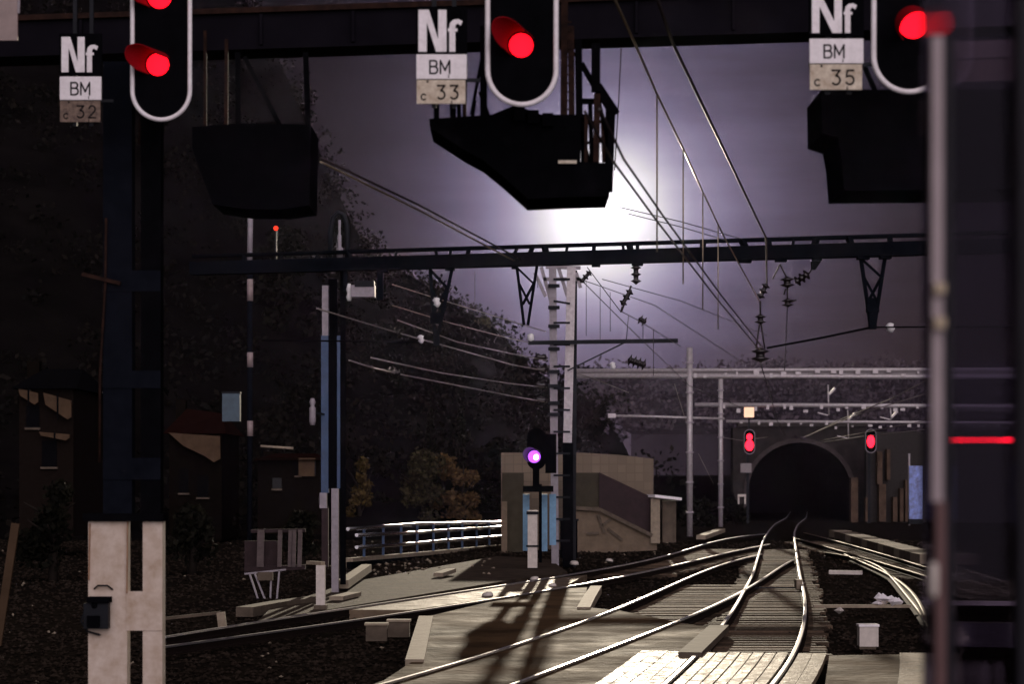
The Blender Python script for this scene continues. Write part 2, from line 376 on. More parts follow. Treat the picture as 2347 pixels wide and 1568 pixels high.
# sleepers
def sleepers(k0, k1, y0, y1, step, label, group, ext=.45):
    a, b = RAILPTS[k0], RAILPTS[k1]
    def at(w_, y):
        for p, q in zip(w_, w_[1:]):
            if p.y <= y <= q.y: return p.lerp(q, (y-p.y)/(q.y-p.y))
        return w_[0] if y < w_[0].y else w_[-1]
    y = y0; src = None
    while y < y1:
        p, q = at(a, y), at(b, y); d = q-p
        c = (p+q)/2; t = d.normalized(); L = min(3.4, d.length+2*ext)
        t = Vector((t.x+0, t.y+R.uniform(-.02,.02), 0)).normalized(); mb = MB().box((c.x+R.uniform(-.1,.1), c.y, -.247-R.uniform(0,.02)), (L*R.uniform(.93,1.07), R.uniform(.21,.27), .15), (t, Vector((-t.y, t.x, 0)), Vector((0,0,1))))
        solo('sleeper', mb, WOOD, label, 'sleeper', group)
        y += step*R.uniform(.95,1.05)
sleepers('A0', 'A1', 38.9, 100, .62, 'dark timber sleeper under the main track', 'timber sleepers of the main track')
sleepers('B0', 'B1', 46.5, 66, .66, 'dark timber sleeper under the branch left of the crossing rails', 'timber sleepers of the branch')
sleepers('C0', 'C1', 72, 100, .66, 'dark timber sleeper under the side track behind the violet signal', 'timber sleepers of the side track')
sleepers('D0', 'D1', 70, 112, .75, 'dark timber sleeper under the right-hand track', 'timber sleepers of the right-hand track')

# paved areas and crossing
def pave(name, px, z0, z1, m):
    return struct(name, MB().slab([G(a, b, z1) for a, b in px][::-1], z0, z1), m)
pave('paved_path', [(978,1414),(1130,1378),(1295,1350),(1345,1346),(1338,1392),(1420,1400),(1560,1428),(1640,1440),(1560,1500),(1440,1580),(1400,1660),(600,1660),(880,1560),(952,1512)][::-1], -.25, -.045, ASPH)
pave('paved_path', [(800,1398),(1000,1366),(1180,1340),(1300,1323),(1345,1318),(1290,1346),(1130,1372),(940,1399)][::-1], -.25, -.04, ROAD)
pave('paved_path', [(1900,1503),(2090,1500),(2130,1640),(1880,1640)][::-1], -.25, -.05, ASPH)
pave('gravel_yard', [(590,1424),(620,1395),(800,1335),(1140,1275),(1260,1282),(1300,1312),(1170,1330),(836,1384)][::-1], -.25, -.085, YARD)
t = thing('timber_crossing', 'pale worn timber deck laid between and beside the main rails', 'crossing', G(1700,1530,-.1))
rowsy = [(1494,1600)]
def lerp_rail(k, y):
    w_ = RAILPTS[k]
    for p, q in zip(w_, w_[1:]):
        if p.y <= y <= q.y: return p.x+(q.x-p.x)*(y-p.y)/(q.y-p.y)
    return w_[0].x
def plank_strip(xa, xb, ya, yb, cnt, jit=.1):
    # boards running along the rails; xa, xb are functions of y
    for i in range(cnt):
        u0 = i/cnt+R.uniform(.004,.014); u1 = (i+1)/cnt-R.uniform(.004,.014)
        y0 = ya+R.uniform(-jit, jit); y1 = yb
        ys = lin(y0, y1, 4); vs = []; z = -.018+R.uniform(-.012,.006)
        for y in ys:
            a, b = xa(y), xb(y)
            vs += [(a+(b-a)*u0, y, z), (a+(b-a)*u1, y, z), (a+(b-a)*u1, y, z-.1), (a+(b-a)*u0, y, z-.1)]
        fs = [(j*4+k, j*4+(k+1) % 4, (j+1)*4+(k+1) % 4, (j+1)*4+k) for j in range(4) for k in range(4)]+[(3,2,1,0),(16,17,18,19)]
        part('plank', MB().add(vs, [f[::-1] for f in fs]), PLANK, t)
ye = G(1700,1494).y
a0 = lambda y: lerp_rail('A0', y); a1 = lambda y: lerp_rail('A1', y)
plank_strip(lambda y: a0(y)+.10, lambda y: a1(y)-.08, 28.5, ye, 7)
plank_strip(lambda y: a0(y)-1.0, lambda y: a0(y)-.08, 28.5, ye+.4, 4, .4)
plank_strip(lambda y: a1(y)+.08, lambda y: a1(y)+.55, 28.5, ye-.15, 2)
plank_strip(lambda y: a1(y)+1.75, lambda y: a1(y)+2.25, 28.5, ye-.1, 1)
# kerb strips round the paving
def kerb(px, wdt, z0, z1, m, label):
    pts = [G(a, b, z1) for a, b in px]
    return solo('kerb_strip', MB().sweep([(-wdt/2,z0-z1),(wdt/2,z0-z1),(wdt/2,0),(-wdt/2,0)], pts), m, label, 'kerb')
kerb([(976,1412),(966,1450),(950,1512)], .30, -.3, .0, CONC, 'pale concrete edging strip at the left end of the path')
kerb([(1366,1343),(1350,1368),(1337,1392)], .30, -.2, .0, CONC, 'pale concrete edging strip under the lattice mast, right of the path')
solo('timber_beam', MB().bar(G(1648,1440,-.02), G(1580,1504,-.02), .38, .12), CONCD, 'worn pale beam lying left of the main track before the crossing', 'beam')
solo('white_slab', MB().bar(G(1900,1312,.02), G(1975,1313,.02), .16, .12), WHITEC, 'short white slab lying across the gap right of the main track', 'slab')
mb = MB().box(G(1975,1390,.0), (2.2,.12,.07)); solo('metal_strip', mb, CONC, 'thin pale strip lying below the white heap, right of the main track', 'strip')
mb = MB()
for i in range(9): mb.stones(G(2012+i*5.5, 1384+R.uniform(-1,1), .06)+Vector((0,0,R.uniform(0,.12))), .13)
solo('plastic_heap', mb, WHITE, 'bright white crumpled heap beside the curved right-hand rail', 'heap')
solo('white_stone', MB().stones(G(1922,1400,-.02), .12), WHITEC, 'single pale stone left of the white heap', 'stone')
# low cabinet between the tracks
t = thing('track_cabinet', 'squat white cabinet standing in dark ballast right of the main track', 'cabinet', G(1992,1488,-.18))
c = G(1992,1486,-.17); part('body', MB().box(c+Vector((0,.2,.20)), (.34,.30,.36)), WHITEC, t); part('lid', MB().box(c+Vector((0,.2,.40)), (.37,.34,.04)), WHITE, t)
part('plinth', MB().box(c+Vector((-.02,.2,.0)), (.30,.28,.06)), CONCD, t)
# cable boxes in the dark left ballast
for (a, b, w_), lab in (((862,1468,.40), 'lower left of two dim concrete boxes in dark ballast'), ((913,1459,.42), 'taller right of two dim concrete boxes in dark ballast')):
    c = G(a, b, -.19); t = thing('cable_box', lab, 'box', c, 'concrete boxes left of the path')
    part('body', MB().box(c+Vector((0,.15,.13)), (w_,.3,.3)), CONCD, t); part('lid', MB().box(c+Vector((0,.15,.30)), (w_+.05,.35,.04)), CONC, t)
# point motor by the rail
t = thing('point_motor', 'small pale point motor beside the right main rail', 'point motor', G(1830,1352,-.18))
c = G(1829,1352,-.16); part('casing', MB().box(c+Vector((0,0,.15)), (.16,.5,.26)), CONC, t); part('rod', MB().bar(c+Vector((-1.2,0,.05)), c+Vector((-.1,0,.05)), .04), STEELD, t)
# dark cable trough right
t = thing('cable_trough', 'long concrete cable trough with gaps along the right-hand track', 'trough', G(2030,1250,-.2))
for i in range(16):
    u = i/15; p = G(1925+u*200, 1224+u*56, .05); part('cover', MB().box(p, (.9,2.0,.35)), CONCD if i % 3 else CONC, t)

# ballast stones
def inpoly(x, y, poly):
    c = False
    for i in range(len(poly)):
        a, b = poly[i], poly[i-1]
        if (a[1] > y) != (b[1] > y) and x < (b[0]-a[0])*(y-a[1])/(b[1]-a[1])+a[0]: c = not c
    return c
paves = [[(978,1414),(1130,1378),(1295,1350),(1345,1346),(1338,1392),(1420,1400),(1560,1428),(1640,1440),(1560,1500),(1440,1580),(1400,1660),(600,1660),(880,1560),(952,1512)],
         [(800,1398),(1000,1366),(1180,1340),(1300,1323),(1345,1318),(1290,1346),(1130,1372),(940,1399)],
         [(1470,1492),(2140,1492),(2160,1660),(1400,1660)]]
mb = MB(); mb2 = MB()
for _ in range(26000):
    Y = 31+R.random()**1.7*85; px = R.uniform(-60, 2360); X = (px-CX)/F*Y; py = HY+CH*F/Y
    if any(inpoly(px, py, p) for p in paves): continue
    (mb2 if R.random() < .004 else mb).stones((X, Y, -.255+R.uniform(-.01,.03)), R.uniform(.02,.04)*(1+Y/90))
struct('ballast', mb, STONE, 'stuff')
for _ in range(45):
    p = G(R.uniform(800,1130), R.uniform(1282,1318), -.075); mb2.stones(p, R.uniform(.03,.09))
struct('pale_gravel', mb2, CONC, 'stuff')

# ------------------------------------------------------------------ lettering
def arc(cx_, cy_, rx, ry, a0_, a1_, k=8): return [(cx_+rx*math.cos(math.radians(a0_+(a1_-a0_)*i/k)), cy_+ry*math.sin(math.radians(a0_+(a1_-a0_)*i/k))) for i in range(k+1)]
GL = {'B': ([[(0,0),(0,1),(.34,1)]+arc(.34,.77,.2,.23,90,-90)+[(0,.54)], [(.34,.54)]+arc(.34,.27,.25,.27,90,-90)+[(0,0)]], .6),
      'M': ([[(0,0),(0,1),(.36,.25),(.72,1),(.72,0)]], .72),
      'c': ([arc(.26,.27,.24,.27,45,315)], .5),
      '3': ([[(0,1),(.54,1),(.26,.62)]+arc(.26,.31,.29,.31,85,-140)], .56),
      '2': ([arc(.28,.72,.26,.28,165,-35)+[(0,0),(.56,0)]], .56),
      '5': ([[(.52,1),(.08,1),(.03,.56)]+arc(.25,.32,.29,.31,125,-145)], .56)}
def strokes(mb, ch, x, y, z, h, wd):
    """stroke letter on a plate facing -y"""
    for poly in GL[ch][0]:
        for i, (a, b) in enumerate(zip(poly, poly[1:])):
            if (a[0]-b[0])**2+(a[1]-b[1])**2 < 1e-8: continue
            p = Vector((x+a[0]*h, y-.0005*(i % 2), z+a[1]*h)); q = Vector((x+b[0]*h, y-.0005*(i % 2), z+b[1]*h))
            d = (q-p).normalized()*wd*.4
            mb.bar(p-d, q+d, .003, wd) if abs((q-p).normalized().z) < .95 else mb.bar(p-d, q+d, wd, .003)
    return GL[ch][1]*h
def sign_stack(label, px, bm, num, Y, digits, nummat, nf):
    """px: plate left/right; bm, num, nf: top/bottom pixel rows"""
    t = thing('signal_sign', label, 'sign', P((px[0]+px[1])/2, num[1], Y), 'signs hung beside the overhead signals')
    x0, x1 = P(px[0],0,Y).x, P(px[1],0,Y).x; W = x1-x0; zz = lambda py: P(0,py,Y).z
    # letter board
    z0, z1 = zz(nf[1]+6), zz(nf[0]-8)
    lb = part('letter_board', MB().box(((x0+x1)/2, Y+.02, (z0+z1)/2), (W*1.02, .03, z1-z0)), BLACK, t)
    zb, zt = zz(nf[1]), zz(nf[0]); H = zt-zb; m = MB(); s = H*.2; xn = x0+W*.04; wn = W*.56
    m.prism([(xn,zb),(xn+s,zb),(xn+s,zt-s*1.5),(xn+wn-s*1.25,zb),(xn+wn,zb),(xn+wn,zt),(xn+wn-s,zt),(xn+wn-s,zb+s*1.5),(xn+s*1.25,zt),(xn,zt)], Y-.004, Y+.004)
    hf = H*.78; xf = xn+wn+W*.055; sf = s*.72; k = zb+hf*.62
    o = [(xf,zb),(xf+sf,zb),(xf+sf,k)]+[(xf+sf*1.35,k),(xf+sf*1.35,k+sf*.5),(xf+sf,k+sf*.5)]+[(xf+sf+(.5-.5*math.cos(a))*sf*1.0, zb+hf-sf*1.25+math.sin(a)*sf*.5) for a in (0,.7,1.4)]+[(xf+sf*1.9,zb+hf-sf*1.1),(xf+sf*2.2,zb+hf-sf*.35)]+[(xf+sf*1.5,zb+hf),(xf+sf*.7,zb+hf-sf*.1),(xf+sf*.15,zb+hf-sf*.6),(xf,zb+hf-sf*1.3)]+[(xf,k+sf*.5),(xf-sf*.25,k+sf*.5),(xf-sf*.25,k),(xf,k)]
    m.prism(o, Y-.004, Y+.004)
    each('letter', m, WHITE, lb)
    # BM plate
    z0, z1 = zz(bm[1])+.003, zz(bm[0]); p1 = part('letter_plate', MB().box(((x0+x1)/2, Y+.01, (z0+z1)/2), (W,.02,z1-z0)), WHITE, t)
    h = (z1-z0)*.52; x = x0+W*.27
    for ch in 'BM': m = MB(); x += strokes(m, ch, x, Y-.0025, z0+(z1-z0)*.22, h, h*.13)+h*.22; part('letter', m, LETTER, p1)
    part('rust_drip', MB().box((x-h*.3, Y-.001, z0+(z1-z0)*.1), (h*.07,.002,h*.25)), LETTER, p1)
    z0, z1 = zz(num[1]), zz(num[0])-.003; p2 = part('number_plate', MB().box((((x0+x1)/2)-W*.01, Y+.012, (z0+z1)/2), (W*.97,.02,z1-z0)), nummat, t)
    m = MB(); h = (z1-z0)*.56; strokes(m, 'c', x0+W*.09, Y-.0005, z0+(z1-z0)*.16, h*.8, h*.1); part('letter', m, LETTER, p2)
    x = x0+W*.42
    for d in digits: m = MB(); x += strokes(m, d, x, Y-.0005, z0+(z1-z0)*.2, h, h*.13)+h*.42; part('digit', m, LETTER, p2)
    m = MB(); m.box((x0+W*.22, Y+.001, z1-h*.12), (h*.14,.004,h*.16)); m.box((x0+W*.70, Y+.001, z0+h*.1), (h*.08,.003,h*.24)); each('rust_drip', m, LETTER, p2)
    br = MB().bar((x0+W*.35, Y+.05, zz(num[1]+8)), (x0+W*.35, Y+.05, zz(nf[0]-140)), .04); br.bar((x0+W*.75, Y+.05, zz(num[1]+8)), (x0+W*.75, Y+.05, zz(nf[0]-140)), .04)
    br.bar((x0, Y+.055, zz(bm[1])), (x1+.12, Y+.055, zz(bm[1])), .03)
    each('bracket', br, STEELD, t)
YL, YM, YR = 23.6, 20.0, 19.0
sign_stack('sign Nf, BM and dim brown plate c 32, leftmost of the overhead signs', (137,232), (175,229), (230,279), YL, '32', DIRTY, (84,165))
sign_stack('sign Nf, BM and yellowed plate c 33 beside the middle signal', (954,1069), (124,181), (182,237), YM, '33', CREAM, (22,118))
sign_stack('sign Nf, BM and yellowed plate c 35 beside the right-hand signal', (1855,1978), (88,145), (146,205), YR, '35', CREAM, (-12,75))

# ------------------------------------------------------------------ overhead signals
def hood(mb, c, rad, length, axis, mid, half, n_=14):
    c = Vector(c); axis = Vector(axis).normalized(); vs = []
    for i in range(n_+1):
        a = math.radians(mid-half+2*half*i/n_)
        d = Vector((math.cos(a), 0, math.sin(a)))*rad
        vs += [c+d, c+d+axis*length*(.55+.45*math.cos(math.pi*(i/n_-.5))), c+d*1.06+axis*length*(.55+.45*math.cos(math.pi*(i/n_-.5))), c+d*1.06]
    fs = [(i*4+k, i*4+(k+1) % 4, (i+1)*4+(k+1) % 4, (i+1)*4+k) for i in range(n_) for k in range(4)]
    mb.add(vs, fs, False)
def dome(mb, c, r_, n_=16, depth=.35):
    c = Vector(c); vs = [c+Vector((0,-r_*depth,0))]; fs = []
    for j, q in enumerate((.5,.85,1.)):
        for k in range(n_):
            a = 2*math.pi*k/n_; vs.append(c+Vector((math.cos(a)*r_*q, -r_*depth*(1-q*q), math.sin(a)*r_*q)))
    fs += [(0, 1+(k+1) % n_, 1+k) for k in range(n_)]
    for j in range(2): fs += [(1+j*n_+k, 1+j*n_+(k+1) % n_, 1+(j+1)*n_+(k+1) % n_, 1+(j+1)*n_+k) for k in range(n_)]
    mb.add(vs, fs, True)
def oblong(cx_, zb, zt, r_, k=12):
    return [(cx_+r_*math.cos(a), zb+r_+r_*math.sin(a)) for a in [math.pi+math.pi*i/k for i in range(k+1)]]+[(cx_+r_*math.cos(a), zt-r_+r_*math.sin(a)) for a in [math.pi*i/k for i in range(k+1)]]
def signal(label, pl, pr, pb, Y, lamps, axis, lens=REDL, height=2.3, bw=.024, hang=True, group='red signals on the overhead gantry', squash=1.):
    xl, xr = P(pl,0,Y).x, P(pr,0,Y).x; cx_ = (xl+xr)/2; r_ = (xr-xl)/2; zb = P(0,pb,Y).z; zt = zb+height
    t = thing('railway_signal', label, 'signal', (cx_, Y, zb), group)
    ob = oblong(cx_, zb, zt, r_); part('target_board', MB().prism(ob[::-1], Y, Y+.03), BLACK, t)
    part('white_border', MB().tube([Vector((x, Y-.012, z)) for x, z in oblong(cx_, zb+bw/2, zt-bw/2, r_-bw/2, 20)], bw, 8, closed=True), WHITE, t)
    part('back_box', MB().box((cx_, Y+.14, zb+height*.5), (r_*1.1, .2, height*.75)), BLACK, t)
    for lx, ly, lr in lamps:
        c = P(lx, ly, Y); c.y = Y-.012; lr = lr/F*Y
        m = MB(); dome(m, c, lr); lo = part('lens', m, lens, t)
        m = MB(); hood(m, c, lr*1.12, .34, axis, 128, 100); part('hood', m, HOODM, lo)
    return t
signal('black oval signal with white rim and two red lamps, leftmost under the gantry', 301,438,277, YL, [(362,148,26),(366,-8,28)], (-.62,-1,.1), height=1.7)
signal('black oval signal with white rim and one bright red lamp, middle of the gantry', 1114,1277,243, YM, [(1194,104,28)], (-.5,-1,.25), height=1.7)
signal('black oval signal with red lamp partly behind the pale stile at right', 1998,2166,214, YR, [(2091,54,35)], (-.05,-1,-.35), height=1.7)
# signal gantry
t = thing('signal_gantry', 'massive dark girder across the top carrying the red signals', 'gantry', P(285,1700,24.3))
A = P(-300,0,26.1); B = P(2700,0,23.8); A.z = B.z = 7.63+.2
part('girder', MB().bar(A, B, .5, .36), GIRD, t)
part('top_flange', MB().bar(A+Vector((0,0,.215)), B+Vector((0,0,.215)), .62, .06), RUST, t)
part('bottom_flange', MB().bar(A-Vector((0,0,.2)), B-Vector((0,0,.2)), .58, .03), GIRD, t)
for i in range(14):
    c = A.lerp(B, (i+.5)/14); part('stiffener', MB().box(c+Vector((0,-.28,0)), (.03,.06,.34)), GIRD, t)
# gantry mast at left: two channels, batten plates, white below
t = thing('gantry_mast', 'left mast of the signal gantry, dark above with white painted foot', 'mast', P(285,1700,24.3))
YG = 24.3
def chan(px0, px1, py0, py1, m, name, lab=None):
    a, b = P(px0, py1, YG), P(px1, py0, YG); mbx = MB(); w_ = b.x-a.x; h_ = b.z-a.z
    mbx.box(((a.x+b.x)/2, YG+.012, (a.z+b.z)/2), (w_, .024, h_)); mbx.box((b.x-.01, YG+.12, (a.z+b.z)/2), (.018, .19, h_)); mbx.box((a.x+.01, YG+.12, (a.z+b.z)/2), (.018, .19, h_))
    return part(name, mbx, m, t, lab)
chan(236,302,140,1193,BLUEG,'channel'); chan(322,368,140,1193,BLACK,'channel')
chan(202,291,1196,1720,WPOST,'channel','white painted foot of the left channel'); chan(327,372,1196,1720,WPOST,'channel','white painted foot of the right channel')
for y0, y1 in ((1356,1446),(1620,1700)):
    a, b = P(290,y1,YG), P(372,y0,YG); part('batten_plate', MB().box(((a.x+b.x)/2, YG-.006, (a.z+b.z)/2), (b.x-a.x,.012,b.z-a.z)), WPOST, t)
for y0, y1 in ((620,668),(850,890),(1050,1100)):
    a, b = P(236,y1,YG), P(368,y0,YG); part('batten_plate', MB().box(((a.x+b.x)/2, YG-.006, (a.z+b.z)/2), (b.x-a.x,.012,b.z-a.z)), BLUEG, t)
part('collar', MB().box(P(284,1186,YG)+Vector((0,.1,0)), (.86,.34,.08)), BLACK, t)
part('rust_edge', MB().bar(P(293,1196,YG-.008), P(291,1360,YG-.008), .012, .05), RUSTW, t)
part('rust_edge', MB().bar(P(206,1200,YG-.008), P(204,1330,YG-.008), .012, .03), RUSTW, t)
part('conduit', MB().tube([P(243,500,YG-.03), P(241,650,YG-.03), P(229,860,YG-.03), P(228,1060,YG-.03)], .015, 8), RUST, t)
part('step_bracket', MB().bar(P(188,628,YG-.05), P(276,650,YG-.05), .05, .04), RUST, t)
# telephone on the mast
t = thing('track_telephone', 'dark battered trackside telephone box on the white mast foot', 'telephone', P(222,1446,YG-.12))
bx = P(222,1412,YG-.07); part('box', MB().box(bx, (.26,.13,.27)), STEELD, t); part('hood', MB().box(P(228,1375,YG-.09), (.24,.17,.06)), BLACK, t)
m = MB(); dome(m, P(216,1388,YG-.14), .035); part('button', m, BLACK, t)
part('mouthpiece', MB().box(P(214,1425,YG-.16), (.13,.06,.12)), BLACK, t); part('cable_loop', MB().tube([P(196,1395,YG-.06), P(186,1425,YG-.1), P(200,1448,YG-.06), P(230,1456,YG-.05)], .012, 8), STEELD, t)
part('carry_handle', MB().tube([P(216,1350,YG-.01), P(224,1343,YG-.05), P(246,1343,YG-.05), P(258,1352,YG-.01)], .010, 8), STEELD, t)
# mesh cages behind the signals
def cage(label, poly, Y0, Y1, posts, rails_, extra=()):
    xs = [p[0] for p in poly]; t = thing('signal_cage', label, 'service cage', P(sum(xs)/len(xs), max(p[1] for p in poly), Y0), 'service cages behind the overhead signals')
    pw = [(P(a,b,Y0).x, P(a,b,Y0).z) for a, b in poly]
    part('floor_pan', MB().prism(pw, Y0, Y1), BLACK, t)
    for a, b, c, e, w_, m in posts: part('post', MB().bar(P(a,b,Y0+.05), P(c,e,Y0+.05), w_/F*Y0), m, t)
    for a, b, c, e, w_, m in rails_: part('brace', MB().bar(P(a,b,Y0+.12), P(c,e,Y0+.12), w_/F*Y0), m, t)
    return t
cage('dark service cage with stepped floor hanging in front of the bright sky', [(983,272),(1128,262),(1180,240),(1240,262),(1330,262),(1330,370),(1398,374),(1396,450),(1300,452),(1210,456),(1150,402),(1106,366),(1062,342),(985,292)], 21.0, 21.9,
     [(1365,100,1365,210,20,BLACK),(1402,262,1396,440,15,BLACK),(1293,-30,1292,270,16,RUST),(1308,60,1310,300,14,RUST),(1325,90,1327,270,16,BLACK),(1343,262,1342,380,8,RUST),(1368,215,1366,372,14,RUST),(1000,200,1000,275,12,BLACK),(1036,120,1038,272,14,BLACK),(1066,140,1064,270,9,RUST),(1088,230,1082,270,8,BLACK),(1108,60,1108,270,16,BLACK)],
     [(1332,145,1362,198,12,BLACK),(1368,198,1410,262,22,BLACK),(1330,232,1372,232,12,BLACK),(1330,300,1362,420,10,BLACK),(1372,232,1402,370,9,BLACK),(1312,270,1352,400,9,RUST),(1346,262,1338,380,7,BLACK),(1276,105,1330,130,8,BLACK),(1380,262,1384,372,9,RUST),(1334,262,1336,380,10,BLACK),(1352,232,1356,380,10,BLACK),(1392,240,1390,380,9,BLACK),(1312,330,1400,322,6,BLACK),(1312,285,1400,276,7,BLACK),(1100,210,1120,270,9,BLACK),(1050,205,1052,270,9,BLACK),(1110,100,1080,262,7,BLACK)])
tl = t_last = bpy.data.objects['signal_cage']; m = MB()
for k in range(12): m.bar(P(1293,50+k*20,21.02), P(1309,50+k*20,21.02), .012)
each('ladder_rung', m, RUST, tl)
part('painted_glint', MB().box(P(1300,371,20.985), (.17,.02,.03)), CREAM, tl)  # cream bar painted as a glint of light on the cage
for a, b in ((1190,262),(1222,268),(1255,275)): part('gear_box', MB().box(P(a,b,20.98), (.10,.08,.12)), BLACK, tl)
cage('black service cage with sharp lower corner behind the right-hand signal', [(1882,205),(2420,205),(2420,432),(1934,436),(1928,360),(1920,316),(1884,304)], 20.2, 21.2,
     [(1886,90,1886,240,12,BLACK),(1915,150,1915,235,10,BLACK),(1945,150,1945,220,14,BLACK)], [(1980,150,2010,220,10,BLACK)])
cage('black service cage hardly visible under the left signal, against the dark hill', [(440,290),(560,282),(712,286),(708,470),(640,480),(560,478),(486,468),(440,340)], 24.6, 25.6,
     [(470,70,470,306,7,RUST),(519,90,518,345,8,RUST),(545,120,546,290,12,BLACK),(700,120,706,290,12,BLACK),(322,270,322,330,9,RUST)], [(560,130,640,285,10,BLACK)])

# ------------------------------------------------------------------ catenary gantries
def lattice_drop(mb, p, q, r_, w_):      # V frame hanging from two points to one foot
    mb.bar(p, r_+Vector((-.05,0,0)), w_); mb.bar(q, r_+Vector((.05,0,0)), w_)
    a, b = p.lerp(r_, .3), q.lerp(r_, .3); c, e = p.lerp(r_, .65), q.lerp(r_, .65); mb.bar(a, e, w_*.7); mb.bar(b, p.lerp(r_, .02), w_*.7); mb.bar(c, b, w_*.7)
def Yg(py, Z): return (Z-CH)*F/(HY-py)
Zb = 8.47
GA = P(440,616,Yg(616,Zb)); GB = P(2560,557,Yg(557,Zb))
def onbeam(px, dz=0.):
    # point on beam axis at pixel column px
    best = None
    for i in range(401):
        p = GA.lerp(GB, i/400); q = CX+p.x/p.y*F
        if best is None or abs(q-px) < best[0]: best = (abs(q-px), p)
    return best[1]+Vector((0,0,dz))
t = thing('catenary_gantry', 'near dark catenary portal whose twin beams cross the whole picture', 'gantry', P(765,1350,59.6), 'catenary portals over the tracks')
part('main_beam', MB().bar(GA, GB, .36, .34), BEAMM, t)
U = .335
part('upper_tube', MB().tube([GA+Vector((0,.1,U)), GB+Vector((0,.1,U))], .055, 8), BEAMM, t)
m = MB()
for px in (560,640,722,800,905,1000,1032,1072,1180,1215,1252,1300,1360,1428,1442,1460,1612,1705,1762,1816,1868,1950,2040,2150):
    p = onbeam(px, .16); m.bar(p, p+Vector((R.uniform(-.08,.08),.1,.17)), R.choice((.06,.09,.13)))
each('strut', m, BEAMM, t)
m = MB()
for px in (880,1032,1180,1365,1458,1705,1790,1870,1975,2030): m.box(onbeam(px, -.19), (R.uniform(.12,.3),.3,.08))
each('clamp', m, BEAMM, t)
m = MB(); lattice_drop(m, onbeam(984,-.17), onbeam(1034,-.17), P(1000,765,58.4), .085); m.box(P(1000,730,58.4), (.32,.2,.28)); m.box(P(1000,775,58.4), (.16,.16,.4))
part('drop_frame', m, BEAMM, t)
m = MB(); lattice_drop(m, onbeam(1186,-.17), onbeam(1228,-.17), P(1205,745,58.2), .075); part('drop_frame', m, BEAMM, t)
m = MB(); lattice_drop(m, onbeam(1974,-.17), onbeam(2026,-.17), P(1999,745,55.6), .085); m.box(P(1999,700,55.6), (.3,.2,.35)); m.box(P(1999,735,55.6), (.18,.18,.42))
part('drop_frame', m, BEAMM, t)
m = MB().bar(onbeam(872,-.1), onbeam(871,-.95), .16); m.bar(onbeam(792,-.1), onbeam(790,-.7), .12); each('stub_post', m, BEAMM, t)
# pylon: two legs
yp = 59.6
def colseg(px, w_, y0, y1, m, name='leg', lab=None, Y=yp, par=None): return part(name, MB().bar(P(px,y1,Y), P(px,y0,Y), w_/F*Y, .22), m, par or t, lab)
colseg(747,17,655,770,GREYP,lab='pale upper end of the left leg'); colseg(745,17,770,1130,BLUEP,lab='blue painted left leg'); colseg(741,16,1130,1165,GREYP); colseg(768,16,1120,1362,GREYP,lab='grey lower half of the right leg'); colseg(745,15,1165,1300,BROWNP)
colseg(763,20,640,1120,BLACK,'web'); colseg(776,10,770,1120,BLUEP); colseg(786,12,600,1340,BLACK)
part('loop_frame', MB().tube([P(757,590,yp), P(757,530,yp), P(762,500,yp), P(775,486,yp), P(788,492,yp), P(795,515,yp), P(796,560,yp), P(796,590,yp)], .065, 8), STEELD, t)
part('insulator_post', MB().lathe(P(778,592,yp-.05), (0,0,1), [(0,.07),(.25,.09),(.3,.05),(.6,.05),(.62,.03),(1.0,.03)]), GREYP, t)
# box hanging under beam by pylon
t2 = thing('switch_box', 'pale boxy switch hanging under the near portal beam by the mast', 'switch', P(830,690,58.8))
part('casing', MB().box(P(832,668,58.8), (.62,.4,.3)), GREYP, t2); part('lid', MB().box(P(836,652,58.8), (.5,.46,.16)), STEELD, t2); part('insulator', MB().lathe(P(800,690,58.8), (0,0,1), [(0,.05),(.1,.08),(.2,.05),(.3,.08),(.45,.04)]), INSW, t2)
# far pale gantries
def far_gantry(label, Y, pole_px, pole_top, base, beams, x1, w_, m=PALE, drops=()):
    t = thing('catenary_gantry', label, 'gantry', P(pole_px, base, Y), 'catenary portals over the tracks')
    if pole_top is not None:
        part('pole', MB().tube([P(pole_px, base+4, Y), P(pole_px, pole_top, Y)], w_/2/F*Y, 10), m, t)
        mm = MB()
        for k in range(6):
            z = P(pole_px, base-(base-pole_top)*(.12+k*.16), Y); mm.box(z, (w_*1.25/F*Y, w_*1.25/F*Y, .09))
        each('band', mm, GREYP, t)
    for x0, y0, y1, th_ in beams:
        part('beam', MB().tube([P(x0,y0,Y), P((x0+x1)/2,(y0+y1)/2,Y), P(x1,y1,Y)], th_/2/F*Y, 8), m, t)
    if len(beams) == 2:
        b0, b1 = beams; A_, B_ = P(b0[0],(b0[1]+b1[1])/2,Y+.02), P(x1,(b0[2]+b1[2])/2,Y+.02)
        part('web_plate', MB().bar(A_, B_, .05, (b1[1]-b0[1])/F*Y+.16), mat('web_steel', (.15,.13,.14), .6, var=.3), t)
    mm = MB()
    for k in range(26):
        x = pole_px+(x1-pole_px)*(k+R.random()*.6)/26; b0 = beams[0]; u = (x-b0[0])/(x1-b0[0])
        if not 0 < u < 1: continue
        py = b0[1]+(b0[2]-b0[1])*u; mm.box(P(x, py+R.uniform(2,14), Y-.1), (R.uniform(.1,.3),.15,R.uniform(.12,.3)))
    each('fitting', mm, m, t)
    mm = MB()
    for px, a, b in drops:
        mm.tube([P(px,a,Y), P(px+2,b,Y)], .05, 6); mm.bar(P(px+2,a+22,Y), P(px+16,a+8,Y), .14); mm.bar(P(px,b,Y), P(px-24,b-6,Y), .07)
    if drops: part('registration_arm', mm, m, t)
far_gantry('middle pale portal with two close tubes starting at the lattice mast', 119, 1580, 797, 1226, [(1318,850,846,9),(1318,862,864,12)], 2480, 14)
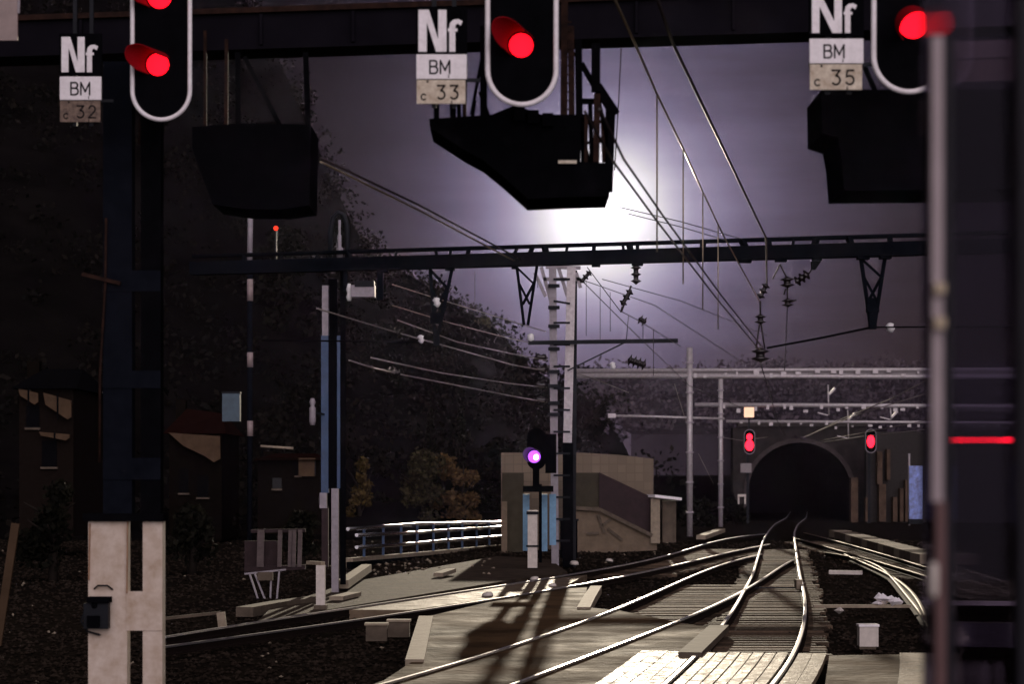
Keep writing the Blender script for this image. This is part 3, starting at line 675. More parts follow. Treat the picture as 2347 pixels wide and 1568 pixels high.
far_gantry('pale portal with single tube behind the middle one', 148, 1651, 868, 1204, [(1592,928,932,10)], 2480, 11, drops=[(1897,882,952),(2040,935,962)])
far_gantry('faint third portal close above the tunnel mouth', 160, 1662, None, 1195, [(1664,966,970,7)], 2480, 8, drops=[(1942,940,1005)])
t = thing('bracket_beam', 'thin pale beam end reaching out left of the two pale poles', 'beam', P(1402,954,132))
part('tube', MB().tube([P(1400,953,132), P(1500,955,132), P(1660,960,132)], .07, 6), PALE, t); part('end_plate', MB().box(P(1402,953,132), (.45,.2,.25)), PALE, t)

# centre lattice mast with crossarm
YC = 80.
t = thing('lattice_mast', 'tall pale twin-column mast beside the violet signal with crossarm', 'mast', P(1285,1300,YC))
m = MB(); m.bar(P(1272,1300,YC), P(1266,612,YC), .26, .2); part('column', m, GREYP, t)
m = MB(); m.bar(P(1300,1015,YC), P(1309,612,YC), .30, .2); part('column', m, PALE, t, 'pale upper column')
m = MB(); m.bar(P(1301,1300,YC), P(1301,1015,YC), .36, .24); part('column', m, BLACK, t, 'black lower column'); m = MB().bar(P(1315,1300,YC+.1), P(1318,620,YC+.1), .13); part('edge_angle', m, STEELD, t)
m = MB()
for k in range(13):
    y = 640+k*50; m.bar(P(1268,y,YC-.12), P(1306,y+R.choice((0,0,0,6)),YC-.12), .07); 
each('batten', m, STEELD, t)
m = MB()
for y in (655,705,748,800,852,885,924,950): m.box(P(1269,y,YC-.16), (.4,.12,.12))
each('band', m, STEELD, t)
m = MB().bar(P(1210,786,YC-.3), P(1553,781,YC-.3), .14, .14); m.bar(P(1300,850,YC-.3), P(1430,786,YC-.3), .05); part('crossarm', m, STEELD, t)
m = MB()
for a, b, c, e in ((1240,612,1262,690),(1225,625,1250,680),(1320,625,1330,660),(1245,640,1330,640),(1250,612,1330,614),(1280,615,1300,680)): m.bar(P(a,b,YC), P(c,e,YC), .12)
each('head_strut', m, GREYP, t)
m = MB()
for y in (820,848,884,918): m.lathe(P(1252,y,YC-.2), (-1,0,.1), [(0,.06),(.1,.13),(.2,.07),(.3,.13),(.4,.04)], 8)
each('insulator', m, INS, t)
part('end_cap', MB().lathe(P(1216,778,YC-.3), (0,0,1), [(-.1,.05),(0,.12),(.15,.12),(.2,.05)]), INSW, t)
# black insulator chains
def chain(label, pts, rad, m=INS):
    pts = [Vector(p) for p in pts]; mb = MB()
    for p, q in zip(pts, pts[1:]):
        L = (q-p).length; k = max(2, int(L/.13)); prof = [(0,.02)]
        for i in range(k): prof += [(L*(i+.25)/k, rad*.45), (L*(i+.5)/k, rad), (L*(i+.75)/k, rad*.45)]
        prof.append((L,.02)); mb.lathe(p, q-p, prof, 10)
    return solo('insulator_chain', mb, m, label, 'insulator', 'insulator chains of the overhead line')
chain('vertical black insulator hanging from the middle of the near beam', [P(1457,606,57), P(1457,652,57)], .14)
chain('slanting black insulator below the vertical one under the near beam', [P(1446,664,57), P(1424,700,57)], .12)
chain('short slanting insulator at the head of the lattice mast', [P(1353,622,60), P(1330,648,60)], .11)
chain('slanting insulator string above the left contact wire clamp', [P(1757,650,56), P(1740,684,56)], .12)
chain('thick round insulator in the middle of the hanging cluster', [P(1803,634,56), P(1804,660,56)], .19)
chain('slanting insulator running up right from the hanging cluster to the beam', [P(1822,648,56), P(1853,626,55.8)], .14)
chain('small round weight hanging at the end of the cluster', [P(1804,684,56), P(1805,704,56)], .16)
chain('round black insulator on the left contact wire drop', [P(1742,720,56), P(1742,744,56)], .15)
chain('large black barrel insulator above the tunnel track', [P(1742,797,56), P(1742,831,56)], .24)
chain('black pear-shaped insulator on the droppers right of the lattice mast', [P(1463,730,68), P(1480,740,68)], .17)
chain('dark lumpy insulator under the crossarm end', [P(1438,824,74), P(1480,838,74)], .22)
chain('black insulator on the upper lit cable left of the lattice mast', [P(886,757,64), P(917,766,64)], .14)
chain('black insulator on the lower lit cable left of the lattice mast', [P(884,849,64), P(917,858,64)], .14)
t = thing('hanger_yoke', 'black wire yoke tying the hanging insulators to the near beam', 'yoke', P(1785,640,56))
m = MB()
for a, b, c, e in ((1787,606,1770,640),(1787,606,1802,636),(1866,606,1853,628),(1742,690,1742,722),(1740,744,1732,800),(1744,744,1752,800),(1804,660,1804,686),(1446,655,1424,714),(1426,702,1422,716),(1800,662,1796,676),(1810,693,1824,688)): m.tube([P(a,b,56), P(c,e,56)], .022, 6)
each('yoke_wire', m, WIRED, t); part('bracket', MB().prism([(P(1858,0,55.8).x, P(0,600,55.8).z),(P(1880,0,55.8).x, P(0,600,55.8).z),(P(1868,0,55.8).x, P(0,618,55.8).z),(P(1860,0,55.8).x, P(0,618,55.8).z)], 55.7, 55.9), BLACK, t)
for (a, b, Y, rr), lab in (((962,776,66,.10), 'glinting white insulator on the lit cable left of the mast'), ((2037,748,55.6,.11), 'glinting white insulator right of the hanging frame'), ((1402,838,74,.10), 'glinting white insulator below the crossarm'), ((998,690,58.3,.10), 'glinting white insulator on the left hanging frame')):
    solo('glass_insulator', MB().lathe(P(a,b-8,Y), (.25,0,-1), [(0,.03),(.05,rr),(.12,rr*.7),(.17,rr),(.25,.03)], 12), INSW, lab, 'insulator', 'pale glinting insulators')

# ------------------------------------------------------------------ wires
def wire(label, pts, r_=.016, m=WIRED, drops=(), sag=0., name='overhead_wire'):
    pts = [Vector(p) for p in pts]
    if len(pts) == 2 and sag:
        pts = [pts[0].lerp(pts[1], i/10)-Vector((0,0,sag*4*(i/10)*(1-i/10))) for i in range(11)]
    t = thing(name, label, 'wire', pts[0], 'overhead line wires')
    part('strand', MB().tube(pts, r_, 6), m, t)
    for a, b in drops: part('dropper', MB().tube([a, b], .011, 5), m, t); 
    return t
Zm, Zc = 7.5, 5.6
mes = [(1455,100),(1505,215),(1565,340),(1610,440),(1660,545),(1740,690)]
con = {1505:504,1565:585,1610:645,1648:693}
dr = [(PZ(a,b,Zm), Vector((PZ(a,b,Zm).x, PZ(a,b,Zm).y, Zc))) for a, b in ((1505,215),(1565,340),(1610,440),(1645,515))]
wire('stepped messenger wire with thin droppers in the bright sky', [P(1400,-20,20.5)]+[PZ(a,b,Zm) for a, b in mes], .015, WIREL, dr)
wire('thick plain wire right of the stepped messenger wire', [P(1500,-20,22.), PZ(1540,95,7.6), PZ(1650,325,7.6), PZ(1755,545,7.6), P(1757,650,56)], .020, WIRED)
c0 = [PZ(1340,255,Zc), PZ(1405,370,Zc), PZ(1500,500,Zc), PZ(1560,578,Zc), PZ(1640,682,Zc), PZ(1738,800,Zc)]
wire('left strand of the paired contact wire running down to the barrel insulator', c0, .012, WIRED)
wire('right strand of the paired contact wire running down to the barrel insulator', [p+Vector((.09+.02*(i == 0),0,.02)) for i, p in enumerate(c0)], .012, WIRED)
wire('upper of the two parallel feeders crossing the dark sky on the left', [P(735,362,40), P(960,470,48), P(1205,601,58.4)], .020, WIRED)
wire('lower of the two parallel feeders crossing the dark sky on the left', [P(735,371,40), P(960,482,48), P(1190,604,58.4)], .020, WIREL)
wire('lowest of the lit cables running to the lattice mast', [P(800,826,57), P(856,844,61), P(921,859,65), P(1173,908,76), P(1252,922,80)], .020, WIREG)
wire('second lowest lit cable running to the lattice mast', [P(850,820,57), P(1011,855,66), P(1173,880,76), P(1252,888,80)], .018, WIREG)
wire('third lit cable running to the lattice mast', [P(726,707,57), P(881,754,63), P(961,777,66), P(1006,789,68), P(1173,836,76), P(1252,851,80)], .020, WIREG)
wire('fourth lit cable running to the lattice mast, below the crossarm', [P(911,734,60), P(1048,784,68), P(1173,811,76), P(1252,826,80)], .018, WIREG)
wire('uppermost lit cable left of the lattice mast', [P(899,700,60), P(1030,740,68), P(1173,777,76), P(1215,786,80)], .014, WIREL)
wire('thin dark wire from the left hanging frame to the mast head', [P(899,652,59), P(1000,684,64), P(1173,737,75), P(1250,760,80)], .014, WIREL)
wire('thin wire crossing from the mast head down to the right pale poles', [P(1330,640,80), P(1450,760,95), P(1580,885,112), P(1700,935,130)], .017, WIRED)
wire('thin wire slanting from the near beam to the slanting insulator', [P(1345,612,58), P(1420,712,58), P(1463,735,66), P(1560,795,80)], .012, WIRED, [(P(1440,722,63), P(1435,780,63)), (P(1473,738,67), P(1473,780,67)), (P(1497,755,70), P(1497,862,70))])
wire('long dark span wire sloping right from the near beam', [P(1330,640,70), P(1500,700,84), P(1700,830,110)], .013, WIRED)
wire('thin dark wire sloping right across the middle sky', [P(1380,640,68), P(1560,690,84), P(1760,770,110)], .012, WIRED)
wire('faint thin wire slanting behind the bright sun glow', [P(1420,475,50), P(1560,508,52), P(1700,548,56)], .010, WIRED)
wire('second faint thin wire slanting behind the bright sun glow', [P(1440,490,50), P(1560,520,52), P(1660,550,56)], .010, WIRED)
wire('long steady arm wire from the barrel insulator to the right hanging frame', [P(1757,798,56), P(1880,775,55.9), P(1999,750,55.6)], .030, BLACK)
wire('dark cross wire right of the right hanging frame', [P(1999,750,55.6), P(2130,750,55), P(2400,748,54)], .020, BLACK)
wire('dark cross wire left of the hanging frame on the left', [P(960,785,58), P(800,782,58), P(600,780,58)], .024, BLACK)
wire('contact wire dropping from the barrel insulator to the tunnel', [P(1742,832,56), P(1765,905,80), P(1778,960,112), P(1800,1000,150)], .016, WIRED)
wire('thin wire hanging under the round weight', [P(1804,700,56), P(1800,800,56), P(1797,850,56)], .011, WIRED)
wire('lowest of the converging pale wires over the tunnel at right', [P(2130,900,80), P(1960,952,110), P(1840,1003,150)], .020, WIREF)
wire('upper pale double wire rising right from the tunnel mouth', [P(2130,868,78), P(2040,915,92), P(1930,960,120), P(1850,1000,160)], .022, WIREF)
wire('middle pale wire rising right from the tunnel mouth', [P(2120,965,100), P(2000,988,125), P(1870,1012,165)], .020, WIREF)
wire('low pale wire fanning out above the tunnel arch', [P(2120,985,110), P(1980,1000,135), P(1860,1018,168)], .020, WIREF)
wire('short pale wire left of the tunnel signal', [P(1655,1003,140), P(1700,1010,150), P(1760,1002,160)], .020, WIREF)
wire('faint bright guy wire on the hillside left of the pale poles', [P(1440,900,125), P(1360,868,105), P(1320,856,90)], .016, WIREG)
wire('faint thin guy wire leaning beside the nearer pale pole', [P(1545,880,120), P(1585,1010,120)], .012, WIREG)
wire('faint thin guy wire leaning between the two pale poles', [P(1600,1040,130), P(1635,1110,130)], .014, WIREG)
for k, px in enumerate((1088,1232,1343,1375,1398)):
    wire(('thin vertical dropper left of the lattice mast','thin vertical dropper just left of the mast','thin vertical dropper just right of the mast','second thin vertical dropper right of the mast','third thin vertical dropper right of the mast')[k], [P(px,622+k*12,60), P(px,(690,660,770,780,760)[k],60)], .008, WIRED)
wire('thin dark wire hanging from the girder right of the cage', [P(1423,110,24), P(1418,220,24), P(1408,390,24)], .006, RUST)

# ------------------------------------------------------------------ violet signal and blue lockers
YV = 75.
t = thing('dwarf_signal', 'black oval signal with glowing violet lamp on a pale post', 'signal', G(1222,1302))
pl, pr, zb, zt = P(1207,0,YV).x, P(1251,0,YV).x, P(0,1077,YV).z, P(0,981,YV).z
ob = oblong((pl+pr)/2, zb, zt, (pr-pl)/2)
part('target_board', MB().prism(ob[::-1], YV, YV+.05), BLACK, t); part('back_box', MB().box(P(1262,1040,YV+.3), (.36,.5,1.3)), BLACK, t)
m = MB(); dome(m, P(1224,1047,YV-.01), .21); le = part('lens', m, VIOL, t); m = MB(); dome(m, P(1227,1048,YV-.06), .10); part('lamp_core', m, VIOLC, le)
m = MB(); hood(m, P(1224,1047,YV-.01), .24, .34, (-.5,-1,.2), 128, 100); part('hood', m, mat('violet_hood', (.06,.04,.09), .5), le)
part('neck', MB().bar(P(1228,1125,YV+.06), P(1228,1070,YV+.06), .22), BLACK, t)
part('post', MB().bar(P(1220,1302,YV-.04), P(1220,1170,YV-.04), .32, .2), WHITEC, t); part('post_collar', MB().box(P(1220,1176,YV-.02), (.4,.3,.1)), STEELD, t); part('post_collar', MB().box(P(1220,1252,YV-.02), (.42,.3,.06)), STEELD, t)
part('ladder', MB().bar(P(1238,1290,YV+.1), P(1238,1110,YV+.1), .1), BLACK, t)
part('platform', MB().box(P(1233,1121,YV+.1), (1.0,.6,.2)), BLACK, t)
for a, b in ((1205,1263),(1246,1264),(1266,1250)):
    solo('blue_locker', MB().prism([(P(a-7,0,YV+.8).x, P(0,b,YV+.8).z),(P(a+8,0,YV+.8).x, P(0,b,YV+.8).z),(P(a+8,0,YV+.8).x, P(0,1133,YV+.8).z),(P(a-7,0,YV+.8).x, P(0,1133,YV+.8).z)], YV+.8, YV+1.15), BLUEL,
         {1205:'pale blue locker left of the violet signal post', 1246:'pale blue locker right of the violet signal post', 1266:'narrow pale blue locker behind the lattice mast foot'}[a], 'locker', 'blue lockers behind the violet signal')
t = thing('relay_cabinet', 'black cabinet at the foot of the lattice mast', 'cabinet', P(1302,1275,82))
part('body', MB().box(P(1303,1236,82.6), (.62,.5,1.35)), BLACK, t); part('cap', MB().box(P(1303,1192,82.6), (.7,.58,.07)), STEELD, t)
for (a, b, s), lab in (((1316,1294,.15), 'bright white capped drum beside the mast foot'), ((1396,1288,.13), 'small pale peg at the end of the lit rail'), ((1225,1330,.13), 'white lump at the foot of the violet signal'), ((1266,1345,.11), 'white marker foot below the lattice mast'), ((1118,1368,.14), 'white stone lying on the bright path')):
    p = G(a, b, -.05); solo('pale_block', MB().lathe(p, (R.uniform(-.2,.2),R.uniform(-.2,.2),1), [(0,s*1.1),(s*.5,s*1.0),(s*.75,s*.75),(s*.85,.02)], 7), WHITEC, lab, 'block')
# underpass stair shelter
YS = 98.
t = thing('underpass_shelter', 'beige tiled stair shelter with dark sloping side behind the violet signal', 'building', P(1320,1268,YS))
def rect(px0, px1, py0, py1, Y, dep): 
    a, b = P(px0,py1,Y), P(px1,py0,Y); return ((a.x+b.x)/2, Y+dep/2, (a.z+b.z)/2), (b.x-a.x, dep, b.z-a.z)
def tiles(name, c, s_):
    m = bpy.data.materials.new(name); m.use_nodes = True; n_ = m.node_tree.nodes; l_ = m.node_tree.links; b = n_['Principled BSDF']; b.inputs['Roughness'].default_value = .7
    tcx = n_.new('ShaderNodeTexCoord'); mp = n_.new('ShaderNodeMapping'); mp.inputs['Rotation'].default_value = (math.pi/2,0,0); l_.new(tcx.outputs['Object'], mp.inputs[0])
    br = n_.new('ShaderNodeTexBrick'); br.offset = 0; br.inputs['Scale'].default_value = s_; br.inputs['Mortar Size'].default_value = .03; br.inputs['Brick Width'].default_value = .5; br.inputs['Row Height'].default_value = .5
    br.inputs['Color1'].default_value = (*c, 1); br.inputs['Color2'].default_value = (*[x*.75 for x in c], 1); br.inputs['Mortar'].default_value = (*[x*.68 for x in c], 1)
    l_.new(mp.outputs[0], br.inputs['Vector']); l_.new(br.outputs['Color'], b.inputs['Base Color']); return m
TILEB = tiles('beige_tiles', (.17,.125,.085), 1.3)
CLAD = mat('beige_cladding', (.15,.112,.08), .8, spec=.1, scale=2, var=.25)
part('back_wall', MB().prism([(P(1148,0,YS+3).x, P(0,1038,YS+3).z),(P(1148,0,YS+3).x, P(0,1266,YS+3).z),(P(1497,0,YS+3).x, P(0,1262,YS+3).z),(P(1497,0,YS+3).x, P(0,1052,YS+3).z),(P(1420,0,YS+3).x, P(0,1043,YS+3).z),(P(1330,0,YS+3).x, P(0,1038,YS+3).z)], YS+3, YS+3.3), TILEB, t)
c, s = rect(1150,1200,1084,1270,YS,2.6); part('end_wall', MB().box(c, s), OLIVE, t)
c, s = rect(1149,1162,1150,1270,YS-.3,.2); part('pilaster', MB().box(c, s), CLAD, t)
c, s = rect(1300,1373,1084,1162,YS+.2,2.4); part('inner_wall', MB().box(c, s), OLIVE, t)
zz = lambda y, Y=YS: P(0,y,Y).z
xx = lambda x, Y=YS: P(x,0,Y).x
part('sloping_panel', MB().prism([(xx(1373),zz(1083)),(xx(1373),zz(1168)),(xx(1494),zz(1226)),(xx(1494),zz(1140))], YS+.1, YS+.35), BROWNP, t)
part('coping', MB().bar(P(1290,1163,YS-.05), P(1374,1168,YS-.05), .3, .16), CONCD, t); part('coping', MB().bar(P(1374,1168,YS-.05), P(1494,1228,YS-.05), .3, .16), CONCD, t)
part('low_wall', MB().prism([(xx(1290),zz(1170)),(xx(1290),zz(1272)),(xx(1505),zz(1262)),(xx(1505),zz(1236)),(xx(1494),zz(1232)),(xx(1374),zz(1174))], YS, YS+.3), CLAD, t)
m = MB()
for a, b, c_, e in ((1370,1180,1385,1222),(1392,1212,1425,1238),(1345,1224,1372,1222),(1380,1205,1400,1190)): m.bar(P(a,b,YS-.02), P(c_,e,YS-.02), .12)
each('stain', m, CONCD, t)
t = thing('end_pillar', 'pale pillar pair with bright white cap right of the stair shelter', 'pillar', P(1520,1248,YS))
c, s = rect(1491,1512,1144,1246,YS-.2,.5); part('pillar', MB().box(c, s), CONC, t); c, s = rect(1518,1549,1148,1244,YS+.4,.5); part('pillar', MB().box(c, s), CONCD, t)
part('cap', MB().bar(P(1490,1137,YS-.1), P(1551,1144,YS+.4), .9, .12), WHITE, t)

# ------------------------------------------------------------------ railing
t = thing('railing', 'glinting three-bar railing on blue posts before the dark bushes', 'railing', P(980,1270,88))
ra = lambda px: 1/(1/80+(px-800)/349*(1/110-1/80))
for rows, nm in (([(797,1213),(880,1207),(962,1201),(1060,1199),(1149,1197)], 'top_rail'), ([(817,1227),(936,1222),(1040,1215),(1149,1208)], 'middle_rail'), ([(817,1255),(936,1247),(1040,1238),(1149,1230)], 'lower_rail')):
    part(nm, MB().tube([P(a,b,ra(a)) for a, b in rows], .065, 12), mat('bare_rail_tube', (.85,.83,.86), .27, metal=1., var=.1), t)
for px, yt, yb in ((834,1211,1281),(878,1207,1277),(919,1204,1274),(956,1202,1271),(993,1201,1268),(1028,1200,1265),(1059,1199,1262),(1092,1198,1259),(1121,1198,1257)):
    part('post', MB().bar(P(px,yb,ra(px)+.05), P(px,yt,ra(px)+.05), .09, .07), BLUEP, t)
part('kerb', MB().sweep([(-.15,-.25),(.15,-.25),(.15,.1),(-.15,.1)], [P(799,1286,80), P(980,1270,ra(980)), P(1149,1253,110)]), CONC, t)
solo('low_wall', MB().sweep([(-.1,-.5),(.1,-.5),(.1,.05),(-.1,.05)], [P(800,1292,79.5), P(980,1276,ra(980)-.6), P(1149,1260,109)]), BLACK, 'dark low wall under the glinting railing', 'wall')
t = thing('fallen_beam', 'pale slanted beam on the gravel right of the blue mast', 'beam', G(812,1330))
part('beam', MB().bar(G(785,1340,.1), G(840,1302,.15), .3, .22), CONC, t)
solo('pale_plank', MB().bar(G(1004,1318,.0), G(1034,1308,.05), .3, .12), CONC, 'short pale plank lying on the gravel yard', 'plank')
solo('pale_plank', MB().bar(G(1606,1232,.1), G(1652,1216,.12), .45, .2), CONC, 'pale plank lying beside the two pale poles', 'plank')
solo('pale_plank', MB().bar(G(770,1372,-.02), G(812,1362,-.02), .35, .1), CONC, 'pale plank at the foot of the blue mast', 'plank')
t = thing('concrete_post', 'short pale concrete post left of the blue mast', 'post', G(737,1388))
pY = G(737,1388).y; a, b = P(725,1389,pY), P(745,1296,pY); part('shaft', MB().box(((a.x+b.x)/2, pY, (a.z+b.z)/2), (b.x-a.x,.26,b.z-a.z)), WHITEC, t); part('base', MB().box(P(735,1392,pY), (.3,.34,.1)), CONCD, t)
part('top_arm', MB().bar(P(706,1290,pY+.4), P(740,1292,pY), .12, .08), CONC, t)
# yard clutter at left
t = thing('yard_fence', 'dim slatted fence panel with dark board left of the blue mast', 'fence', P(640,1310,66))
for k, px in enumerate((596,640,664,672,686)): part('picket', MB().bar(P(px,1300,66), P(px+2,1215,66), .12 if k else .2, .06), mat('dim_picket', (.11,.085,.085), .8, spec=.1), t)
part('rail', MB().bar(P(575,1218,66.1), P(700,1216,66.1), .1), BROWNP, t); part('rail', MB().bar(P(560,1306,66.1), P(700,1300,66.1), .14), BROWNP, t)
c, s = rect(560,636,1240,1300,66.2,.08); part('board', MB().box(c, s), BROWNP, t)
t = thing('trestle', 'thin pale trestle frame standing on the ground at left', 'trestle', P(610,1380,60))
m = MB()
for a, b, c_, e in ((572,1316,594,1382),(584,1316,610,1382),(621,1330,619,1384),(640,1308,634,1378),(560,1316,655,1306)): m.bar(P(a,b,60), P(c_,e,60), .045)
part('frame', m, GREYP, t); part('top_board', MB().box(P(608,1321,60), (.4,.2,.22)), CONCD, t)
kerb([(560,1392),(640,1378),(720,1368)], .4, -.2, .02, CONCD, 'dim earth-stained edging strip under the trestle')
t = thing('buffer_post', 'short pale post with rail along the dark left platform edge', 'post', G(512,1434))
pY = 46.; part('post', MB().bar(P(510,1438,pY), P(506,1404,pY), .16), CONC, t); part('arm', MB().bar(P(380,1418,pY), P(504,1405,pY), .08, .06), CONCD, t)
solo('leaning_plank', MB().bar(P(-6,1480,28), P(36,1200,28), .10, .05), BEIGE, 'brown plank leaning at the left picture edge', 'plank')
t = thing('pale_sign', 'pale blurred sign board cut by the top left corner', 'sign', P(10,90,22)); c, s = rect(-60,40,-30,92,22,.03); part('board', MB().box(c, s), mat('dim_board', (.28,.21,.20), .6, var=.2), t); part('post', MB().bar(P(5,90,22.1), P(5,-150,22.1), .05), STEELD, t); part('rim', MB().bar(P(44,-30,22), P(43,30,22), .02), GREYP, t)
# grey pole with cabinet
t = thing('grey_pole', 'dark pole with pale worn patches and blue box on its left', 'pole', P(572,1260,70))
for a, b, m_ in ((484,600,GREYP),(600,1260,BLUEG)): part('shaft', MB().tube([P(574 if a < 600 else 573,a,70), P(572,b,70)], .085, 10), m_, t)
for a, b in ((640,690),(808,842),(965,1000)): part('patch', MB().tube([P(573,a,69.98), P(573,b,69.98)], .095, 10), mat('worn_pole_paint', (.28,.22,.22), .6), t)
c, s = rect(509,549,902,966,70,.35); part('box', MB().box(c, s), mat('dim_blue_box', (.04,.075,.11), .5, var=.3), t); part('box_lid', MB().box((c[0], c[1], c[2]+s[2]/2+.03), (s[0]*1.05,.4,.05)), STEELD, t)
t = thing('pale_lantern', 'slim pale lantern fixed left of the blue mast', 'lamp', P(716,980,59)); part('housing', MB().lathe(P(716,975,59), (0,0,1), [(0,.06),(.1,.085),(.45,.085),(.5,.05),(.6,.085),(.7,.05)], 10), GREYP, t); part('arm', MB().bar(P(716,945,59), P(742,950,59.4), .05), STEELD, t)
t = thing('obstruction_light', 'tiny red light glowing on the dark hillside', 'lamp', P(632,530,150)); m = MB(); dome(m, P(632,523,150), .16); part('lens', m, REDS, t); part('pole', MB().bar(P(632,620,150.3), P(632,528,150.3), .12), STEELD, t)

# ------------------------------------------------------------------ houses
def house(label, px0, px1, ytop, ybase, Y, dep, m, wins, roof=None, rooflift=40, eave=8, slope=0):
    t = thing('house', label, 'house', P((px0+px1)/2, ybase, Y)); a, b = P(px0,ybase,Y), P(px1,ytop,Y)
    part('wall', MB().box(((a.x+b.x)/2, Y+dep/2, (a.z+b.z)/2), (b.x-a.x, dep, b.z-a.z)), m, t)
    if roof:
        x0, x1, z = P(px0-eave,0,Y).x, P(px1+eave,0,Y).x, b.z; lift = rooflift/F*Y
        mbx = MB().add([(x0,Y-.5,z-.1),(x1,Y-.5,z-.1),(x1,Y+dep+.5,z-.1),(x0,Y+dep+.5,z-.1),(x0+(x1-x0)*.2,Y+dep/2,z+lift),(x1-(x1-x0)*.2,Y+dep/2,z+lift*(1-slope))], [(0,1,5,4),(1,2,5),(2,3,4,5),(3,0,4),(3,2,1,0)])
        rf = part('roof', mbx, roof, t); part('chimney', MB().box(((x0+x1)/2-1.2, Y+dep/2, z+lift*.9), (.5,.5,lift*.9)), BEIGED, rf)
    for w0, w1, v0, v1, wm in wins:
        c, s = rect(w0,w1,v0,v1,Y-.04,.08); f = part('window', MB().box(c, s), wm, t); part('sill', MB().box((c[0], c[1]-.06, c[2]-s[2]/2-.05), (s[0]*1.15,.16,.08)), CONCD, f)
    return t
house('dim beige house with sunken red roof behind the dark mast', 388, 508, 990, 1240, 112, 7, BEIGED, [(410,432,1075,1130,SHUT),(452,478,1090,1140,SHUT)], TILE, 58, 12, .2)
house('dim flat house with small dark window behind the grey pole', 590, 735, 1050, 1225, 104, 6, BEIGED, [(624,645,1096,1120,GLASSD),(676,690,1060,1090,SHUT)], TILE, 12, 10)
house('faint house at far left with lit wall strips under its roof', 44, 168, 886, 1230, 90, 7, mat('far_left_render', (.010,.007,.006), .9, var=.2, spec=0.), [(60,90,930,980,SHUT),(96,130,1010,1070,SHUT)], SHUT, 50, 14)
# lit wall patches painted as pale boards, plus house fittings
for (a, b, c_, e, Y), lab in (((388,505,992,1058,111.85), 'painted sunlit wall patch under the red roof'),):
    t = thing('lit_patch_and_awning', 'pale wedge-shaped board painted as sunlit wall under the red roof', 'awning', P(450,1060,Y-.4)); z = lambda y: P(0,y,Y-.4).z; x = lambda p: P(p,0,Y-.4).x
    part('board', MB().prism([(x(386),z(992)),(x(420),z(1022)),(x(470),z(1046)),(x(490),z(1060)),(x(505),z(1052)),(x(504),z(1000)),(x(440),z(996))], Y-.45, Y-.35), BEIGE, t); part('bracket', MB().bar(P(440,1020,Y-.3), P(440,1022,Y+.1), .08), STEELD, t)  # pale board cut to the outline of sunlight on the wall
t = thing('lit_patch_and_awning', 'pale long awning bar on the flat house', 'awning', P(635,1030,103.5)); part('bar', MB().tube([P(597,1023,103.4), P(672,1028,103.4)], .06, 8), CONC, t); part('bracket', MB().bar(P(600,1025,103.4), P(600,1042,103.9), .06), STEELD, t)
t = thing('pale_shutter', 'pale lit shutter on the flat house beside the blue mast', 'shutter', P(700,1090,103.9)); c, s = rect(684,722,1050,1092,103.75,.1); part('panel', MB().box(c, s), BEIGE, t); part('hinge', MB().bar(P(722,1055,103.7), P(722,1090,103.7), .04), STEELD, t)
for px, y0, y1, x1, lab in ((42,890,928,88,'left strip painted as lit wall on the far left house'), (100,900,962,164,'right strip painted as lit wall on the far left house'), (90,990,1010,160,'low strip painted as lit wall on the far left house')):
    t = thing('lit_wall_patch', lab, 'panel', P(px,y1,89.6)); z = lambda y: P(0,y,89.7).z; x = lambda p: P(p,0,89.7).x
    part('board', MB().prism([(x(px),z(y0)),(x(px+5),z(y0+(y1-y0)*.45)),(x(x1-8),z(y1)),(x(x1),z(y1-6)),(x(x1),z(y0+(y1-y0)*.3))], 89.6, 89.75), BEIGE, t); part('mullion', MB().bar(P((px+x1)/2,y0,89.58), P((px+x1)/2,y1,89.58), .06), SHUT, t)  # pale board painted as a lit piece of the house wall

# ------------------------------------------------------------------ trees and bushes
def tree(name, label, px, ybase, ytop, wpx, Y, leaf, cat='bush', group=None, n_=900, cyp=False, size=.13):
    b = P(px, ybase, Y); top = P(px, ytop, Y).z; H = top-b.z; rw = wpx/F*Y/2
    t = thing(name, label, cat, b, group); m = MB()
    pts = [b-Vector((0,0,.3)), b+Vector((.05,0,H*.3)), b+Vector((-.04,.05,H*.62)), b+Vector((0,0,H*.86))]
    m.tube(pts, [.16,.12,.08,.03], 7)
    for k in range(6):
        a = R.uniform(0,6.28); h = R.uniform(.25,.6)*H; m.tube([b+Vector((0,0,h)), b+Vector((math.cos(a)*rw*.45, math.sin(a)*rw*.45, h+H*.13)), b+Vector((math.cos(a)*rw*.8, math.sin(a)*rw*.8, h+H*.2))], [.06,.04,.015], 5)
    part('trunk', m, BARK, t); m = MB()
    k = 5 if cyp else 11
    for i in range(k):
        if cyp: c = b+Vector((R.uniform(-.1,.1)*rw, 0, H*(.14+.78*i/(k-1)))); rr = rw*(1.05-.75*i/(k-1)); rad = (rr, rr, H*.16)
        else:
            a = R.uniform(0,6.28); q = R.random()**.6*.75; h = R.uniform(.18,.84); c = b+Vector((math.cos(a)*rw*q*(1.15-h*.55), math.sin(a)*rw*q, H*h)); rr = rw*R.uniform(.32,.55); rad = (rr, rr, min(rr*.85, H*(1-h)+.1))
        m.leaves(c, rad, n_//k, size, .45)
    part('crown', m, leaf, t); return t
tree('bush', 'yellowish slender bush right of the blue mast', 822, 1250, 1012, 70, 128, LF_YELL, n_=800)
tree('bush', 'yellowish small bush leaning right of the slender one', 836, 1250, 1066, 50, 131, LF_YELL, n_=500)
tree('bush', 'low dark bush behind the left end of the railing', 880, 1250, 1110, 110, 133, LF_DARK, n_=1000)
tree('bush', 'broad dark bush behind the middle of the railing', 955, 1250, 1075, 130, 135, LF_DARK, n_=1300)
tree('bush', 'tall olive bush left of the ochre bush', 968, 1250, 1000, 130, 127, LF_OLIVE, n_=1900)
